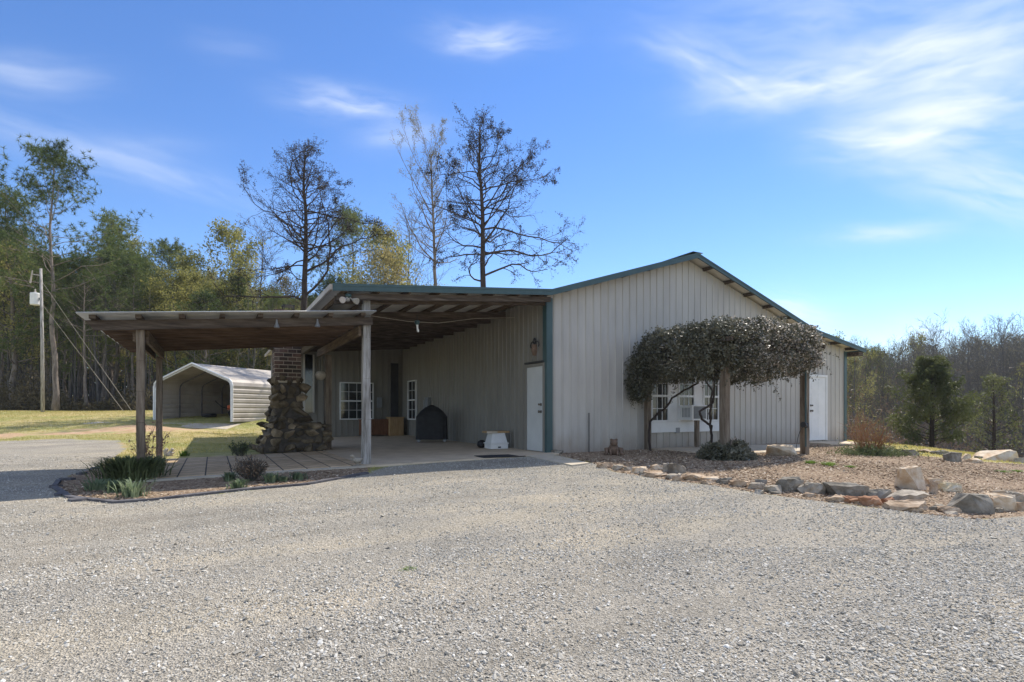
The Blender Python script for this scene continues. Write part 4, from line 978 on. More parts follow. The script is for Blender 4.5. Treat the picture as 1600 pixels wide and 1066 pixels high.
# low glossy shrub under arbor
x, y, _ = gp(1135,717); es = thing('evergreen_shrub','low glossy dark shrub sprawling round the middle arbor posts','shrub',(x,y,hz(x,y)))
rs = np.random.RandomState(66); C = rs.normal(0,1,(2600,3)); C /= np.linalg.norm(C,axis=1)[:,None]; C = C*rs.uniform(.6,1.05,(2600,1))*[.66,.5,.34]; C[:,2] = abs(C[:,2])*(1+.25*np.sin(C[:,0]*9)); tri_obj('foliage', leaf_tris(C,.03,.085,3,rs,.7),'vine_leaf',es)
m = MB()
for k in range(14):
    a = rs.uniform(0,6.28); m.tube([(0,0,0),(math.cos(a)*.2,math.sin(a)*.2,.2),(math.cos(a)*.45,math.sin(a)*.35,.3)], [.012,.008,.004], 4)
m.tube([(-.05,-.1,.1),(.0,-.15,.42),(.12,-.15,.46),(.2,-.12,.33)], .02, 6); m.build('stem','bark',es)
# ------------------------------------------------------------------ ROCKS
ROCKS = [ # px, base py, w px, h px, material, label
(1212,772,26,11,'rock_gray','flat grey rock at the left foot of the leaning slate in the front row'),
(1238,770,42,21,'rock_dark','dark slate slab leaning left in the front rock row below the arbor post'),
(1280,775,42,17,'rock_gray','squat grey tan rock right of the leaning slate'),
(1326,778,52,20,'rock_dark','broad dark rock with pale chipped top in the middle of the front row'),
(1376,781,38,16,'rock_dark','smaller dark pointed rock right of the broad dark one'),
(1310,786,30,8,'rock_tan','thin tan rock under the left of the broad dark rock'),
(1338,788,28,9,'rock_red','thin rusty rock under the right of the broad dark rock'),
(1365,792,28,13,'rock_red','rusty rock below the smaller dark pointed rock'),
(1391,791,16,11,'rock_red','small square rusty rock in the front row gap'),
(1427,789,54,20,'rock_gray','grey slab with pale top lying before the big upright block'),
(1428,801,58,12,'rock_tan','long flat brown slab lowest in front of the upright block'),
(1434,768,46,37,'rock_pale','big upright pale block with orange stained face in the mulch'),
(1461,773,13,20,'rock_tan','narrow brown rock behind the right side of the upright block'),
(1467,763,24,13,'rock_pale','low whitish rock just right behind the upright block'),
(1489,771,26,15,'rock_cream','rounded cream yellow rock alone on the mulch right of the upright block'),
(1529,805,56,29,'rock_dark','large dark grey angular rock near the right end of front row'),
(1489,803,30,8,'rock_tan','thin tan rock left of the large dark angular rock'),
(1503,797,20,10,'rock_red','reddish rock tucked behind the thin tan one'),
(1569,799,42,23,'rock_pale','pale boulder right of the large dark angular rock'),
(1571,780,36,12,'rock_pale','flat whitish slab behind the pale right hand boulder'),
(1590,787,24,15,'rock_gray','grey rock behind the pale boulder at right edge'),
(1600,800,20,13,'rock_tan','tan rock cut by the right edge of the view'),
(1224,714,39,17,'rock_pale','low flat topped boulder on the mulch beside the right arbor post'),
(1426,714,27,11,'rock_dark','dark rock on the mulch right of the orange stemmed bush'),
(1450,709,18,5,'rock_tan','flat brown stone right behind the first dark back rock'),
(1472,712,20,6,'rock_dark','flat dark stone in the back edge of the bed'),
(1493,723,20,15,'rock_dark','dark cube like rock in the back edge of the bed'),
(1512,720,17,9,'rock_pale','pale rock touching the dark cube like rock'),
(1527,725,18,6,'rock_pale','flat pale stone in front of the dark cube like rock'),
(1531,719,11,5,'rock_dark','tiny dark stone left of the long pale boulder'),
(1567,722,60,18,'rock_pale','long pale boulder at the back right of the bed'),
(1597,725,14,8,'rock_gray','grey stone right below the long pale boulder'),
(943,733,18,5,'rock_tan','first tan stone of the row next to the concrete walk'),
(966,734,18,6,'rock_pale','second stone of the row from the concrete walk, pale and flat'),
(984,737,14,6,'rock_gray','small grey stone third from the concrete walk'),
(1000,741,26,9,'rock_pale','pale tan flagstone fourth from the concrete walk'),
(1028,735,20,7,'rock_pale','pale stone behind the row, left of the grey blocks'),
(1043,739,14,13,'rock_gray','upright grey block in the left half of the row'),
(1061,741,27,12,'rock_dark','grey green slab right of the upright grey block'),
(1024,747,32,7,'rock_tan','flat tan stone in front of the upright grey block'),
(1053,750,24,6,'rock_gray','flat grey stone in front of the grey green slab'),
(1087,752,30,9,'rock_tan','tan stone right of the grey green slab'),
(1111,755,24,8,'rock_pale','pale stone below the low glossy shrub'),
(1135,757,26,9,'rock_dark','dark stone in row below the low glossy shrub'),
(1160,762,26,9,'rock_tan','tan stone in row right of the dark one below the shrub'),
(1184,766,24,10,'rock_gray','grey stone just before the leaning slate'),
(1192,758,16,7,'rock_dark','small dark stone behind the row before the leaning slate'),
(871,711,17,6,'rock_dark','small dark stone at the foot of the green corner trim'),
]
rf_ = np.random.RandomState(72)
for k_ in range(22):
    px_ = rf_.uniform(935,1600); py_ = float(np.interp(px_,[925,960,1040,1110,1190,1330,1440,1530,1600],[726,738,750,759,772,789,803,808,804]))+rf_.uniform(-7,2)
    ROCKS.append((px_,py_,rf_.uniform(9,20),rf_.uniform(4,8),['rock_tan','rock_gray','rock_dark','rock_red'][rf_.randint(4)],'small broken stone wedged between the larger rocks of the front row'))
rs = np.random.RandomState(71)
rock_meshes = []
for i, (px, py, w, h_, mt_, lb) in enumerate(ROCKS):
    x, y, dd = gp(px, py-1); W = pxm(w, dd)*1.2; Hh = pxm(h_, dd)*1.4; dp = W*rs.uniform(.5,.75) if h_ > w*.3 else W*.7
    x2, y2 = x+FW[0]*dp*.35, y+FW[1]*dp*.35
    bm = bmesh.new(); n = rs.randint(13,24)
    P = rs.normal(0,1,(n,3)); P /= np.linalg.norm(P,axis=1)[:,None]
    P = np.sign(P)*np.abs(P)**.66; P *= rs.uniform(.84,1.12,(n,1)); P[:,2] = np.where(P[:,2] > .62, .62+rs.normal(0,.05,n)+.12*P[:,0]*rs.normal(0,1), P[:,2])
    P = P*[W/2, dp/2, Hh/1.3]
    vs = [bm.verts.new(p) for p in P]; r_ = bmesh.ops.convex_hull(bm, input=vs)
    bad = [e for e in r_['geom_interior'] if isinstance(e, bmesh.types.BMVert)]
    if bad: bmesh.ops.delete(bm, geom=bad, context='VERTS')
    bmesh.ops.subdivide_edges(bm, edges=bm.edges[:], cuts=2, use_grid_fill=True)
    for v_ in bm.verts: v_.co += Vector(rs.normal(0,.022*min(W,.4),3))
    me = bpy.data.meshes.new('rock'); bm.to_mesh(me); bm.free(); ob = link('rock', me, mt_)
    ob.location = (x2, y2, hz(x2,y2)+Hh*.2); ob.rotation_euler = (0, 0, math.atan2(RT[1],RT[0])+rs.normal(0,.15))
    tag(ob, lb, 'rock', 'rocks edging the mulch bed')
# dark edging of the patio bed
E = G(*edgepx); m = MB(); Q = []
for i in range(2, len(E)):
    for t in (0,.25,.5,.75):
        if i+1 < len(E): a = E[i]; b = E[i+1]; Q.append((a[0]+(b[0]-a[0])*t, a[1]+(b[1]-a[1])*t))
Q.append(E[-1]); v = []; f = []
for i, (a, b) in enumerate(Q):
    p = Q[max(0,i-1)]; q = Q[min(len(Q)-1,i+1)]; dx, dy = q[0]-p[0], q[1]-p[1]; L_ = math.hypot(dx,dy); nx_, ny_ = -dy/L_*.035, dx/L_*.035
    z = hz(a,b); v += [(a-nx_,b-ny_,z-.05),(a+nx_,b+ny_,z-.05),(a+nx_,b+ny_,z+.035+rs.normal(0,.004)),(a-nx_,b-ny_,z+.03)]
for i in range(len(Q)-1):
    o = 4*i
    for k in range(4): f.append((o+k, o+(k+1)%4, o+4+(k+1)%4, o+4+k))
f += [(3,2,1,0), tuple(4*(len(Q)-1)+k for k in range(4))]
m.add(v, f); tag(m.build('bed_edging','edging'), 'dark curved edging strip between patio mulch bed and gravel', 'edging')
for i,(px,py,w,lb) in enumerate([(150,733,24,'flat grey edging stone highest up the left tip of the patio bed'),(128,741,24,'flat grey edging stone second from the top of the patio bed tip'),(104,750,28,'flat grey edging stone third from the top of the patio bed tip'),(88,762,24,'flat grey edging stone at the outermost left of the patio bed'),(95,774,30,'cracked grey edging stone under the outermost one'),(122,783,38,'long cracked edging stone before the curved strip')]):
    x,y,dd = gp(px,py); W = pxm(w,dd); bm = bmesh.new(); P = [(math.cos(t)*W*.5*rs.uniform(.8,1.1), math.sin(t)*W*.32*rs.uniform(.8,1.1)) for t in np.linspace(0,6.28,8)[:-1]]
    m = MB(); n = len(P); m.add([(a,b,-.03) for a,b in P]+[(a*.94,b*.94,.035) for a,b in P], [tuple(range(n-1,-1,-1)), tuple(range(n,2*n))]+[(k,(k+1)%n,n+(k+1)%n,n+k) for k in range(n)])
    ob = m.build('edging_stone','edging'); ob.location=(x,y,hz(x,y)); ob.rotation_euler=(rs.normal(0,.05),rs.normal(0,.05),rs.uniform(0,3)); tag(ob,lb,'stone','edging stones of the patio bed')
# ------------------------------------------------------------------ FAR METAL CARPORT
d0, r0 = 27.7, -16.0; cx, cy = wd(d0, r0); ang = math.atan2(*( (lambda a,b:(b[1]-a[1], b[0]-a[0]))(wd(27.7,-16.0), wd(32.8,-14.4)) ))
zc = hz(cx, cy)+.02
K = thing('metal_carport', 'pale corrugated steel carport with open front standing on the far lawn', 'carport', (cx,cy,zc-.02), ang-math.pi/2)
Wd, Ln, sh, pk = 2.5, 7.2, 2.02, 2.92
def kprof(s=1, off=0):
    P = [(-Wd,0),(-Wd,sh-.25),(-Wd+.05,sh-.08),(-Wd+.18,sh+.06)]
    P2 = [(0,pk)]; R_ = [(-a,b) for a,b in P[::-1]]
    return P+P2+R_
kp = kprof()
def ksheet(pa, pb, name):
    # horizontal corrugation along the profile
    L_ = math.hypot(pb[0]-pa[0], pb[1]-pa[1]); n = max(1, int(L_/.24)); v = []; f = []; st = []
    nx_, nz_ = (pb[1]-pa[1])/L_, -(pb[0]-pa[0])/L_
    for i in range(n):
        for t, o in ((0,0),(.14,0),(.17,.025),(.21,.025)): st.append((i*.24+t, o))
    st = [(a,o) for a,o in st if a < L_]+[(L_,0)]
    for a, o in st:
        x_ = pa[0]+(pb[0]-pa[0])*a/L_-nx_*o; z_ = pa[1]+(pb[1]-pa[1])*a/L_-nz_*o; v += [(x_,0,z_),(x_,Ln,z_)]
    for i in range(len(st)-1): f.append((2*i,2*i+1,2*i+3,2*i+2))
    m = MB(); m.add(v, f); ob = m.build(name,'carport_sheet',K); s_ = ob.modifiers.new('s','SOLIDIFY'); s_.thickness=.008; return ob
ksheet(kp[0],kp[1],'wall'); ksheet(kp[8],kp[7],'wall'); 
m = MB(); 
v=[]; f=[]
for a,b in kp[1:4]: v += [(a,0,b),(a,Ln,b)]
for i in range(2): f.append((2*i,2*i+1,2*i+3,2*i+2))
m.add(v,f); m.build('wall','carport_sheet',K)
m = MB(); v=[]; f=[]
for a,b in kp[5:8]: v += [(a,0,b),(a,Ln,b)]
for i in range(2): f.append((2*i,2*i+1,2*i+3,2*i+2))
m.add(v,f); m.build('wall','carport_sheet',K)
ksheet(kp[3],kp[4],'roof'); ksheet(kp[5],kp[4],'roof')
# back wall
v = [(-Wd,Ln-.01,0),(Wd,Ln-.01,0)]; m = MB(); m.add([(a,Ln-.01,b) for a,b in kp],[tuple(range(len(kp)))]); m.build('back_wall','carport_sheet',K)
for k in range(6):
    yk = .02+k*(Ln-.1)/5; m = MB(); s_ = .965
    m.tube([(a*s_,yk,b*s_ if b > 0 else 0) for a,b in kp], .032 if k else .04, 6); m.build('frame','galv' if k == 0 else 'edging',K)
m = MB(); m.tube([(a*1.0,-.01,b) for a,b in kp], .05, 6); m.build('front_trim','white',K)
tag(sheet('carport_pad', [wd(27.1,-18.2),wd(27.0,-20.2),wd(26.2,-20.4),wd(26.0,-13.4),wd(27.4,-13.4)][1:], 'concrete_pale', .015), kind='structure')
# stored things in the far carport
def kloc(u, v_): 
    a = ang-math.pi/2; return (cx+u*math.cos(a)-v_*math.sin(a), cy+u*math.sin(a)+v_*math.cos(a))
x,y = kloc(1.2,2.2); cart = thing('garden_cart','red and orange flat garden cart parked inside the far carport','cart',(x,y,hz(x,y)+.02),R(20))
m = MB(); m.box(-.75,.75,-.4,.4,.38,.44); m.box(-.75,-.70,-.4,.4,.44,.62); m.box(.70,.75,-.4,.4,.44,.62); m.build('deck','red',cart)
for a_ in (-.5,.5):
    for b_ in (-.38,.38): q = MB(); q.lathe([(.17,-.05),(.2,-.04),(.2,.04),(.17,.05)],(a_,b_,.2),16,'y'); q.build('wheel','black',cart)
MB().box(-.3,.35,-.25,.2,.442,.68).build('load','oak',cart,bevel=.02)
MB().tube([(-.75,0,.4),(-1.2,0,.55),(-1.5,0,.85)],.02,6).build('handle','cable',cart)
x,y = kloc(-.9,1.9); pt = thing('tire','black tyre lying on the floor inside the far carport','tyre',(x,y,hz(x,y)+.02)); 
m = MB(); Q=[(math.cos(t)*.28,math.sin(t)*.28,.10) for t in np.linspace(0,6.283,20)]; m.tube(Q,.10,10,cap=False); m.build('tread','black',pt,smooth=True); MB().lathe([(.15,.05),(.19,.12)],(0,0,0),16).build('rim','metal_gray',pt)
x,y = kloc(1.9,.9); m = MB(); m.lathe([(.12,0),(.16,.24),(.17,.25),(.15,.25),(.11,.03)],(0,0,0),16); tag(m.build('red_bucket','red'),'small red bucket by the right leg of the far carport','bucket').location=(x,y,hz(x,y)+.02)
# ------------------------------------------------------------------ UTILITY POLE
d_, r_ = 35.0, (67-800)/F*35; x, y = wd(d_, r_); z = hz(x,y)
U = thing('utility_pole','tall grey wooden utility pole with transformer at the wood edge','utility pole',(x,y,z-.3),0)
top = CAM[2]+222/F*35-z+.3
MB().tube([(0,0,0),(-.03,0,top*.5),(-.10,0,top)], [.105,.092,.072], 12).build('pole','post_gray',U,smooth=True)
rv = Vector((RT[0],RT[1],0)); zt_ = top-1.9
tf = MB(); c = -rv*.48; tf.lathe([(.05,-.42),(.25,-.40),(.27,-.36),(.27,.30),(.25,.36),(.06,.40)], (c.x,c.y,zt_), 16); tfo = tf.build('transformer','white',U,smooth=False)
q = MB(); q.lathe([(.03,.38),(.06,.42),(.06,.46),(.035,.50),(.05,.56),(.02,.62)],(c.x,c.y,zt_),10); q.build('bushing','pale_stone',tfo)
MB().beam(tuple(c+Vector((0,0,zt_))),(-.05,0,zt_),.08,.12).build('bracket','metal_gray',U)
MB().tube([(-.1,0,top-.45), tuple(-rv*.65+Vector((0,0,top-.35)))], .035, 6).build('crossarm','post_gray',U)
q = MB(); e = -rv*.8; q.tube([tuple(e+Vector((0,0,top-.9))),tuple(-rv*.66+Vector((0,0,top-.1)))],[.05,.03],8); q.build('fuse_cutout','pale_stone',U)
for (px,py,hh,lb) in ((206,643,top-.9,0),(193,643,top-2.3,0)):
    gx, gy, gd = gp(px, py+2)
    dd = 36.; gx, gy = wd(dd,(px-800)/F*dd); gz = hz(gx,gy); lx, ly, lz = gx-x, gy-y, gz-(z-.3)
    q = MB(); q.tube([(0,0,hh),(lx,ly,lz)], .009, 5); w_ = q.build('guy_wire','pale_cable',U)
    k0 = .30 if px == 206 else .38; q = MB(); q.tube([(lx*(1-k0)+0*k0,ly*(1-k0),lz*(1-k0)+hh*k0),(lx,ly,lz)], .016, 6); q.build('wire_guard','pale_cable',w_)
# ------------------------------------------------------------------ TREES
def big_tree(px, d, toppy, seed, name, label, limbs, r0, leaf=(.07,3,.045), bark='bark_dark', lm='dead_tuft', kids=8, dep=2, wob=.24, lean=0, cat='tree', upc=.022, ltop=.24, lmax=.30):
    """limbs: list of (height px y, side -1/+1 or 0, length m, elevation)"""
    rs = np.random.RandomState(seed); x, y = wd(d,(px-800)/F*d); z = hz(x,y)-.2; h = CAM[2]+(HZ-toppy)/F*d-z
    t = thing(name, label, cat, (x,y,z)); mb = MB(); ns = 20; pts = []; rad = []; off = Vector((0,0,0))
    for i in range(ns+1):
        u = i/ns; pts.append(Vector((rv.x*lean*u*h, rv.y*lean*u*h, h*u))+off); rad.append(r0*(1-.86*u**1.1)+.01); off = off+Vector((rs.normal(0,.04),rs.normal(0,.04),0))
    mb.tube(pts, rad, 9); tips = []; f3 = Vector((FW[0],FW[1],0))
    def at(hh):
        u = max(0,min(.99,hh/h)); i = int(u*ns); return pts[i].lerp(pts[i+1],u*ns-i), rad[i]
    for (py, sd, L, el, rr_) in limbs:
        if lm == 'dead_tuft' and py < 345: L *= .78
        if lm == 'bud': L *= .68
        hh = CAM[2]+(HZ-py)/F*d-z; q, rq = at(hh); az = rs.uniform(-.5,.5)
        dv = rv*sd*math.cos(az)+f3*math.sin(az); dv = dv*math.cos(el)+Vector((0,0,math.sin(el)))
        mb.minr = .011; limb(mb, tips, q, dv, L, rq*rr_, rs, 9, upc, wob, dep, kids, .75, 5, .25, .42, .22)
    # upper crown filled with many shorter limbs
    for k in range(46):
        u = .58+.41*(k+rs.uniform(0,1))/46; q, rq = at(u*h); az = k*2.4+rs.uniform(-.4,.4); el = .2+1.0*(u-.6)/.4
        limb(mb, tips, q, Vector((math.cos(az)*math.cos(el),math.sin(az)*math.cos(el),math.sin(el))), h*ltop*(1-(u-.6)*1.55)*rs.uniform(.6,1.1), max(rq*.42,.02), rs, 5, upc, wob, dep-1, kids+3, .7, 4, .25, .5, .25)
    mb.build('trunk', bark, t, smooth=True)
    tp = np.array(tips); hsel = tp[:,2]; keep = rs.uniform(0,1,len(tp)) < np.clip(.25+1.2*(hsel/h-.35),.2,1); tp = tp[keep]
    tri_obj('crown', leaf_tris(tp, leaf[0], leaf[2]*1.6, leaf[1], rs, .7), lm, t)
    return t
big_tree(475,35,240,9,'dying_pine','nearly bare dark pine with gnarled limbs left behind the carport roof',
   [(470,-1,6,.3,.4),(462,1,6.5,.8,.5),(425,1,5.5,.7,.5),(415,-1,3.5,.2,.3),(375,-1,6.6,.25,.45),(395,1,5,.35,.4),(350,-1,6,.3,.42),(330,1,6,.3,.5),(320,-1,5.5,.45,.42),(310,1,4.2,.6,.4),(300,-1,4.6,.5,.4),(360,1,2.5,.8,.3),(440,-1,2,.5,.25),(405,1,2.2,.4,.25)], .26)
big_tree(759,33,200,2,'dying_pine','tallest nearly bare dark pine right behind the carport roof with limbs reaching right',
   [(432,1,4.4,.15,.45),(440,-1,2.6,.1,.35),(400,1,6.5,.75,.55),(385,1,5.6,.6,.5),(400,-1,3.2,.3,.35),(360,1,6.5,.25,.5),(368,-1,3.0,.3,.35),(335,1,6.2,.25,.45),(340,-1,2.6,.5,.32),(300,1,6.,.5,.45),(295,-1,5,.55,.42),(270,1,4.6,.6,.4),(275,-1,4.2,.6,.4),(320,1,5,.6,.4),(420,1,3.2,.7,.3)], .25)
big_tree(684,40,245,3,'slender_bare_tree','slender grey bare tree with upswept forks between the two dark pines',
   [(410,-1,7,.8,.5),(395,1,4.5,1.1,.45),(370,-1,6.5,1.0,.5),(340,-1,9,.9,.6),(330,1,7,1.2,.5),(300,-1,7.5,1.05,.5),(290,1,5,1.1,.4),(270,-1,5.6,1.1,.45),(250,-1,5,1.15,.45),(240,1,3.5,1.1,.4)], .19,
   leaf=(.08,2,.045), bark='bark', lm='bud', kids=6, wob=.08, lean=-.03, upc=.08, ltop=.13)
# left forest
LF = [ # px, d, top y, kind, var, name, label
 (86,40,226,'pine',0,'pine_tree','tallest pine at left rising above the wood behind the utility pole'),
 (22,43,300,'pinebush',0,'pine_tree','broad dark pine filling the left edge of the view'),
 (135,42,400,'pine',1,'pine_tree','leaning trunk pine right of the tallest pine'),
 (180,50,342,'pinebush',1,'pine_tree','rounded crown pine between utility pole and patio shelter'),
 (262,58,378,'pine',2,'pine_tree','thin dark topped pine above the patio shelter roof'),
 (348,56,360,'spring',0,'spring_tree','tall yellow green tree above the middle of the patio shelter'),
 (300,52,405,'spring',1,'spring_tree','yellow green tree left of the tall yellow one over the shelter'),
 (410,60,360,'bare',0,'bare_tree','thin bare tree between the yellow tree and the left dark pine'),
 (585,55,362,'spring',0,'spring_tree','yellow green tree just above the carport roof left end'),
 (555,62,330,'pine',1,'pine_tree','dark topped pine peering right behind the left dying pine'),
 (632,58,345,'bare',1,'bare_tree','grey bare tree left of the slender forked one'),
 (522,60,430,'pinebush',0,'pine_tree','low dark pine over the carport roof edge'),
 (610,52,395,'rust',0,'budding_tree','small rusty budding tree beside the yellow green one'),
 (440,58,440,'rust',1,'budding_tree','rusty budding tree under the left dying pine'),
 (380,50,430,'spring',1,'spring_tree','low yellow green tree right of the tall yellow one')]
HK = {'pine':18,'pinebush':12,'spring':13,'bare':16,'rust':11}
def put(px, d, top, kind, var, name, label, cat, group, rz, wide=1.):
    x, y = wd(d,(px-800)/F*d); h = CAM[2]+(HZ-top)/F*d-hz(x,y); sz = h/HK[kind]*.96
    return forest_tree(kind, var, x, y, sz*wide if sz < 1.3 else 1.3*wide, rz, name, label, cat, group, sz)
rs = np.random.RandomState(81)
for (px,d,top,kind,var,nm,lb) in LF: put(px,d,top,kind,var,nm,lb,'tree',None,rs.uniform(0,6))
def skyl(px):
    return float(np.interp(px,[-200,0,30,120,170,220,260,330,400,480,560,640,700,900],[300,330,340,400,365,370,410,405,430,450,440,425,445,470]))
kinds = [('pine','pine_tree','pine'),('pinebush','pine_tree','bushy pine'),('spring','spring_tree','yellow green leafing tree'),('rust','budding_tree','rust tinted budding tree'),('bare','bare_tree','bare grey tree')]
rows = [(43,54,44,'front rank of the left wood','in front rank of the left wood'),(54,66,44,'middle of the left wood','in the middle of the left wood'),(66,84,42,'back of the left wood','at the back of the left wood')]
for ri,(da,db,n,grp,where) in enumerate(rows):
    for i in range(n):
        px = -190+ (i+rs.uniform(0,1))*(900+190)/n; d = rs.uniform(da,db)
        wts = [.50,.12,.14,.12,.12] if px < 230 else [.14,.14,.34,.2,.18]
        ki = rs.choice(5,p=wts); kind,nm,desc = kinds[ki]; var = rs.randint(0,3 if kind == 'pine' else 2)
        top = skyl(px)+rs.uniform(0,50)+(14 if kind == 'bare' else 10)
        if px > 430: top = max(top, 455)
        put(px,d,top,kind,var,nm,'%s standing %s'%(desc,where),'tree','%ss, %s'%(desc,grp),rs.uniform(0,6), rs.uniform(.85,1.15))
# undergrowth of the left wood
n = 40000; d = 41+26*rs.uniform(0,1,n)**1.3; px = rs.uniform(-220,900,n); r = (px-800)/F*d; x, y = wd(d,r); hgt = rs.exponential(.75,n)*(.6+.5*np.sin(px*.035)+.4*np.sin(px*.011+2)).clip(.25,2)
C = np.stack([x,y,H(x,y)+hgt],1); V = leaf_tris(C,.22,.28,4,rs,.35,up=.5)
tag(tri_obj('undergrowth',V,'undergrowth'),'brown green undergrowth filling the foot of the left wood','undergrowth',kind='stuff')
mb = MB()
for i in range(420):
    d = rs.uniform(42,64); px = rs.uniform(-200,880); x,y = wd(d,(px-800)/F*d); z = hz(x,y)-.1; h = rs.uniform(3,10); lx,ly = rs.normal(0,.35,2)
    mb.tube([(x,y,z),(x+lx*.4,y+ly*.4,z+h*.5),(x+lx,y+ly,z+h)], [rs.uniform(.03,.09),.03,.01], 4, cap=False)
tag(mb.build('saplings','bark_pale'),'thin pale saplings standing thick among the left wood','saplings',kind='stuff')
def backwall(name, label, pxa, pxb, da, db, topf, n, size, mat, seed, low=0.):
    rs = np.random.RandomState(seed); px = rs.uniform(pxa,pxb,n); d = rs.uniform(da,db,n); x,y = wd(d,(px-800)/F*d); g0 = H(x,y)
    tp = CAM[2]+(HZ-np.array([topf(p) for p in px]))/F*d; u = rs.uniform(0,1,n)**1.1
    C = np.stack([x,y,g0+(tp-g0)*u],1); return tag(tri_obj(name, leaf_tris(C,.5,size,3,rs,.5,up=.3), mat),label,'woods',kind='stuff')
backwall('distant_woods','dense green woods massed behind the left trees',-260,920,84,100,lambda p: skyl(p)+50+14*math.sin(p*.07)+8*math.sin(p*.19+1) if p < 430 else 470,52000,.8,'needles_dark',91)
# right forest
def rsky(px): return float(np.interp(px,[1280,1330,1400,1440,1480,1530,1600,1800],[545,545,555,535,545,528,525,515]))
RF = [(1455,62,512,'bare','pale leafing tree standing taller above the right hand wood'),(1365,70,545,'pine','dark pine at the left of the right hand wood near the building corner'),(1340,60,560,'spring','light green tree right beside the far building corner'),(1575,60,506,'bare','pale tree with airy crown toward the right edge of the view')]
for i,(px,d,top,kind,lb) in enumerate(RF): put(px,d,top,kind,i%2,'%s_tree'%('pine' if kind=='pine' else 'spring'),lb,'tree',None,rs.uniform(0,6),.8)
rows = [(56,66,32,'front rank of the right wood','in front rank of the right wood'),(66,80,36,'middle of the right wood','in the middle of the right wood'),(80,96,36,'back of the right wood','at the back of the right wood')]
for ri,(da,db,n,grp,where) in enumerate(rows):
    for i in range(n):
        px = 1290+(i+rs.uniform(0,1))*(1760-1290)/n; d = rs.uniform(da,db); ki = rs.choice([4,4,4,4,4,4,4,2]); kind,nm,desc = kinds[ki]
        var = rs.randint(0,4 if kind == 'bare' else 2)
        put(px,d,rsky(px)-6+rs.uniform(-8,26),kind,var,nm,'%s standing %s'%(desc,where),'tree','%ss, %s'%(desc,grp),rs.uniform(0,6),rs.uniform(.6,.8))
backwall('distant_woods','hazy grey brown woods massed behind the right hand trees',1260,1820,92,108,lambda p: rsky(p)+9+7*math.sin(p*.09)+5*math.sin(p*.27),46000,.5,'twig_gray',92)
n = 15000; d = 38+22*rs.uniform(0,1,n); px = rs.uniform(1300,1780,n); x,y = wd(d,(px-800)/F*d); C = np.stack([x,y,H(x,y)+rs.exponential(1.3,n)],1)
tag(tri_obj('brush',leaf_tris(C,.3,.32,4,rs,.2,up=.8),'brush'),'dry brown brush on the slope below the right hand wood','brush',kind='stuff')
# juniper and young tree on the right lawn
def conifer(px, d, toppy, w, seed, name, label, lm, dens, barkm='bark_dark'):
    rs = np.random.RandomState(seed); x,y = wd(d,(px-800)/F*d); z = hz(x,y)-.1; h = CAM[2]+(HZ-toppy)/F*d-z; t = thing(name,label,'tree',(x,y,z)); mb = MB(); tips = []
    mb.tube([(0,0,0),(.02,0,h*.5),(0,.02,h*.98)], [.09,.06,.012], 7)
    for k in range(74):
        u = .05+.93*(k+rs.uniform(0,1))/74; az = k*2.4+rs.uniform(-.4,.4); wprof = (1-u)**.6*min(1,.7+u*1.6); L = w*.5*wprof*rs.uniform(.5,1.25)+.12; el = .15+.5*u
        limb(mb, tips, Vector((0,0,h*u)), Vector((math.cos(az)*math.cos(el),math.sin(az)*math.cos(el),math.sin(el))), L, .018*(1.2-u), rs, 4, .10, .12, 1, 5, .6, 3)
    mb.build('trunk', barkm, t); tri_obj('crown', leaf_tris(np.array(tips), .07, .12, dens, rs, .35, up=.5), lm, t)
conifer(1456,21,566,3.1,5,'cedar_tree','rounded green cedar standing alone on the right lawn','cedar',15)
conifer(1553,26,590,3.0,6,'young_tree','thin see-through olive young tree behind right of the cedar','cedar',3)
# ------------------------------------------------------------------ SKY, SUN, CAMERA
sun_h = Vector((.75,.32)).normalized(); elev = R(50.8)
sd = bpy.data.lights.new('sun','SUN'); sd.energy = 4.0; sd.angle = R(.53); sd.color = (1,.93,.82)
so = bpy.data.objects.new('sun', sd); COL.objects.link(so)
sdir = Vector((sun_h.x*math.cos(elev), sun_h.y*math.cos(elev), math.sin(elev))); so.rotation_euler = sdir.to_track_quat('Z','Y').to_euler(); so.location = (0,0,40)
w = bpy.data.worlds.new('World'); scene.world = w; w.use_nodes = True; nt = w.node_tree; L = nt.links.new
bg = nt.nodes['Background']; bg.inputs[1].default_value = .15
sky = nt.nodes.new('ShaderNodeTexSky'); sky.sky_type = 'NISHITA'; sky.sun_disc = False; sky.sun_elevation = elev
sky.sun_rotation = math.atan2(sun_h.x, sun_h.y); sky.air_density = .95; sky.dust_density = 0.0; sky.ozone_density = 2.0; sky.altitude = 300
hs = nt.nodes.new('ShaderNodeHueSaturation'); hs.inputs['Saturation'].default_value = 1.22; hs.inputs['Hue'].default_value = .509; hs.inputs['Value'].default_value = .88; L(sky.outputs[0], hs.inputs['Color'])
tc = nt.nodes.new('ShaderNodeTexCoord'); sx = nt.nodes.new('ShaderNodeSeparateXYZ'); L(tc.outputs['Generated'], sx.inputs[0])
def MT(op, a, b=None, c=None):
    n = nt.nodes.new('ShaderNodeMath'); n.operation = op
    for i, q in enumerate((a, b, c)):
        if q is None: continue
        if isinstance(q, (int, float)): n.inputs[i].default_value = q
        else: L(q, n.inputs[i])
    return n.outputs[0]
AZ = MT('ARCTAN2', sx.outputs[0], sx.outputs[1]); EL = MT('ARCSINE', sx.outputs[2])
def azel(px, py):
    u = (px-800)/F; v = (HZ-py)/F; v3 = Vector((FW[0]+u*RT[0], FW[1]+u*RT[1], v)).normalized(); return math.atan2(v3.x, v3.y), math.asin(v3.z)
nz0 = nt.nodes.new('ShaderNodeTexNoise'); nz0.inputs['Scale'].default_value = 2.2; nz0.inputs['Detail'].default_value = 6
L(tc.outputs['Generated'], nz0.inputs['Vector'])
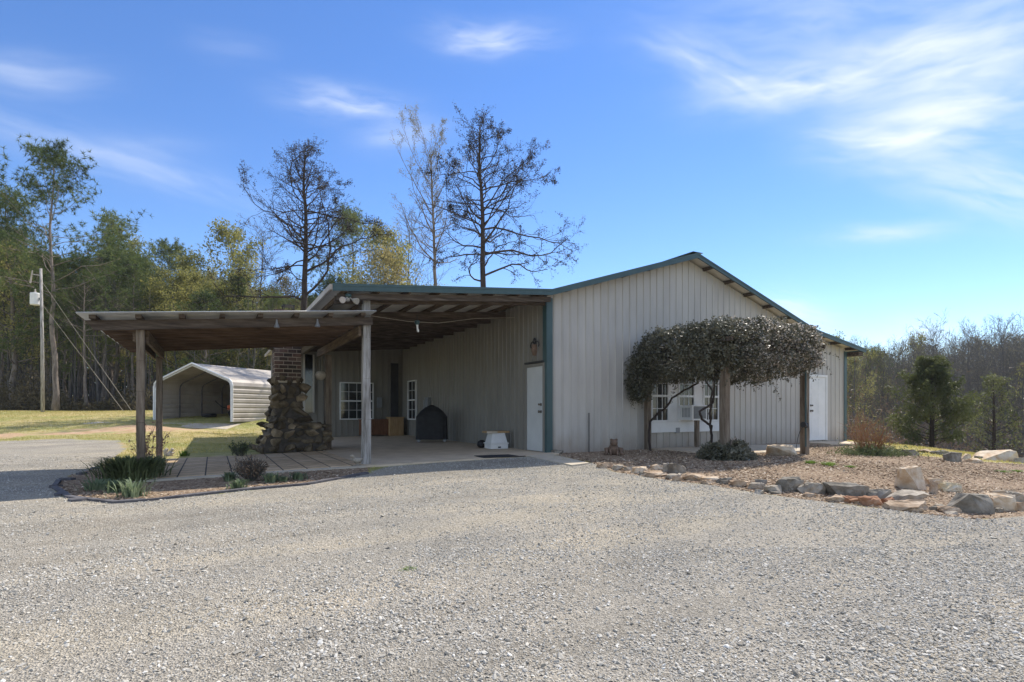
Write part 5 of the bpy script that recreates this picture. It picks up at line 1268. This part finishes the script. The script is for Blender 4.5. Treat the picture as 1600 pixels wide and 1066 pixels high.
warp = MT('MULTIPLY_ADD', nz0.outputs[0], .16, -.08)
AZw = MT('ADD', AZ, warp); ELw = MT('ADD', EL, MT('MULTIPLY', warp, .7))
total = None
# p0 -> p1 streaks, half width px, strength, softness of the noise
for (x0,y0,x1,y1,hw,st,nsz) in [(-60,140,390,320,30,.26,9),(-60,80,160,118,26,.28,9),(690,50,850,62,20,.55,12),(450,150,640,165,24,.45,12),(120,215,330,235,26,.08,9),
        (1000,80,1190,170,34,.42,9),(1090,175,1420,105,34,.66,8),(1300,130,1720,10,60,.62,8),(1050,40,1700,-30,70,.30,7),(1240,240,1480,215,34,.55,9),(1330,215,1720,120,56,.62,8),(1400,262,1720,320,42,.58,9),(1270,375,1490,360,13,.40,12),(1190,480,1300,505,30,.75,16),(1385,520,1480,545,30,.5,16),(560,220,700,200,26,.25,9),(300,60,420,80,20,.10,9)]:
    a0,e0 = azel(x0,y0); a1,e1 = azel(x1,y1); am,em = (a0+a1)/2,(e0+e1)/2; hl = math.hypot(a1-a0,e1-e0)/2; th = math.atan2(e1-e0,a1-a0); sw = hw/F*.8
    dx = MT('SUBTRACT', AZw, am); dy = MT('SUBTRACT', ELw, em)
    u = MT('ADD', MT('MULTIPLY', dx, math.cos(th)), MT('MULTIPLY', dy, math.sin(th))); v = MT('SUBTRACT', MT('MULTIPLY', dy, math.cos(th)), MT('MULTIPLY', dx, math.sin(th)))
    cb = nt.nodes.new('ShaderNodeCombineXYZ'); L(MT('MULTIPLY', u, 1.0), cb.inputs[0]); L(MT('MULTIPLY', v, 5.0), cb.inputs[1]); cb.inputs[2].default_value = x0*.01
    nz = nt.nodes.new('ShaderNodeTexNoise'); nz.inputs['Scale'].default_value = nsz; nz.inputs['Detail'].default_value = 7; nz.inputs['Roughness'].default_value = .5; nz.inputs['Distortion'].default_value = .3; L(cb.outputs[0], nz.inputs['Vector'])
    q = MT('ADD', MT('POWER', MT('ABSOLUTE', MT('DIVIDE', u, hl)), 2.2), MT('POWER', MT('ABSOLUTE', MT('DIVIDE', v, sw)), 2.))
    gau = MT('EXPONENT', MT('MULTIPLY', q, -1.1))
    mr = nt.nodes.new('ShaderNodeMapRange'); mr.interpolation_type = 'SMOOTHSTEP'; mr.inputs['From Min'].default_value = .12; mr.inputs['From Max'].default_value = .92; L(nz.outputs[0], mr.inputs['Value'])
    s_ = MT('MULTIPLY', MT('MULTIPLY', gau, mr.outputs[0]), st*1.5)
    total = s_ if total is None else MT('ADD', total, s_)
# white veil added overhead and behind the viewer, unseen, to lift and neutralise shade
nv = nt.nodes.new('ShaderNodeTexNoise'); nv.inputs['Scale'].default_value = 3.; nv.inputs['Detail'].default_value = 6; L(tc.outputs['Generated'], nv.inputs['Vector'])
fwd_ = MT('ADD', MT('MULTIPLY', sx.outputs[0], FW[0]), MT('MULTIPLY', sx.outputs[1], FW[1]))
def SS(val, a, b):
    r = nt.nodes.new('ShaderNodeMapRange'); r.interpolation_type = 'SMOOTHSTEP'; r.inputs['From Min'].default_value = a; r.inputs['From Max'].default_value = b; L(val, r.inputs['Value']); return r.outputs[0]
back = MT('MAXIMUM', SS(EL, .72, 1.05), SS(MT('MULTIPLY', fwd_, -1.), -.25, .25))
total = MT('ADD', total, MT('MULTIPLY', back, MT('MULTIPLY', SS(nv.outputs[0], .25, .70), .66)))
total = MT('MINIMUM', total, .92)
mx = nt.nodes.new('ShaderNodeMixRGB'); L(total, mx.inputs[0]); L(hs.outputs[0], mx.inputs[1]); mx.inputs[2].default_value = (4.4,4.75,5.4,1)
L(mx.outputs[0], bg.inputs[0])
CLOUDMIX = mx
if HAZE:
    hm = bpy.data.materials.new('haze_air'); hm.use_nodes = True; hn = hm.node_tree; hn.nodes.remove(hn.nodes['Principled BSDF'])
    pv = hn.nodes.new('ShaderNodeVolumePrincipled'); pv.inputs['Density'].default_value = HAZE; pv.inputs['Color'].default_value = (.86,.90,1,1); pv.inputs['Anisotropy'].default_value = .3
    hn.links.new(pv.outputs[0], hn.nodes['Material Output'].inputs['Volume'])
    hb2 = MB().box(-501.,521.,-201.,621.,-12.,32.).build('haze', hm); tag(hb2, 'thin pale blue air between the yard and the far woods', 'haze', kind='stuff')
cd = bpy.data.cameras.new('camera'); cd.sensor_width = 36; cd.lens = 36*F/1600; cd.shift_y = (HZ-533)/1600; cd.clip_end = 2000; cd.clip_start = .05
co = bpy.data.objects.new('camera', cd); COL.objects.link(co); co.location = CAM
co.rotation_euler = (math.pi/2, 0, -math.atan2(FW[0], FW[1])); scene.camera = co
vs = scene.view_settings; vs.view_transform = 'Standard'; vs.look = 'None'; vs.exposure = .60; vs.gamma = 1
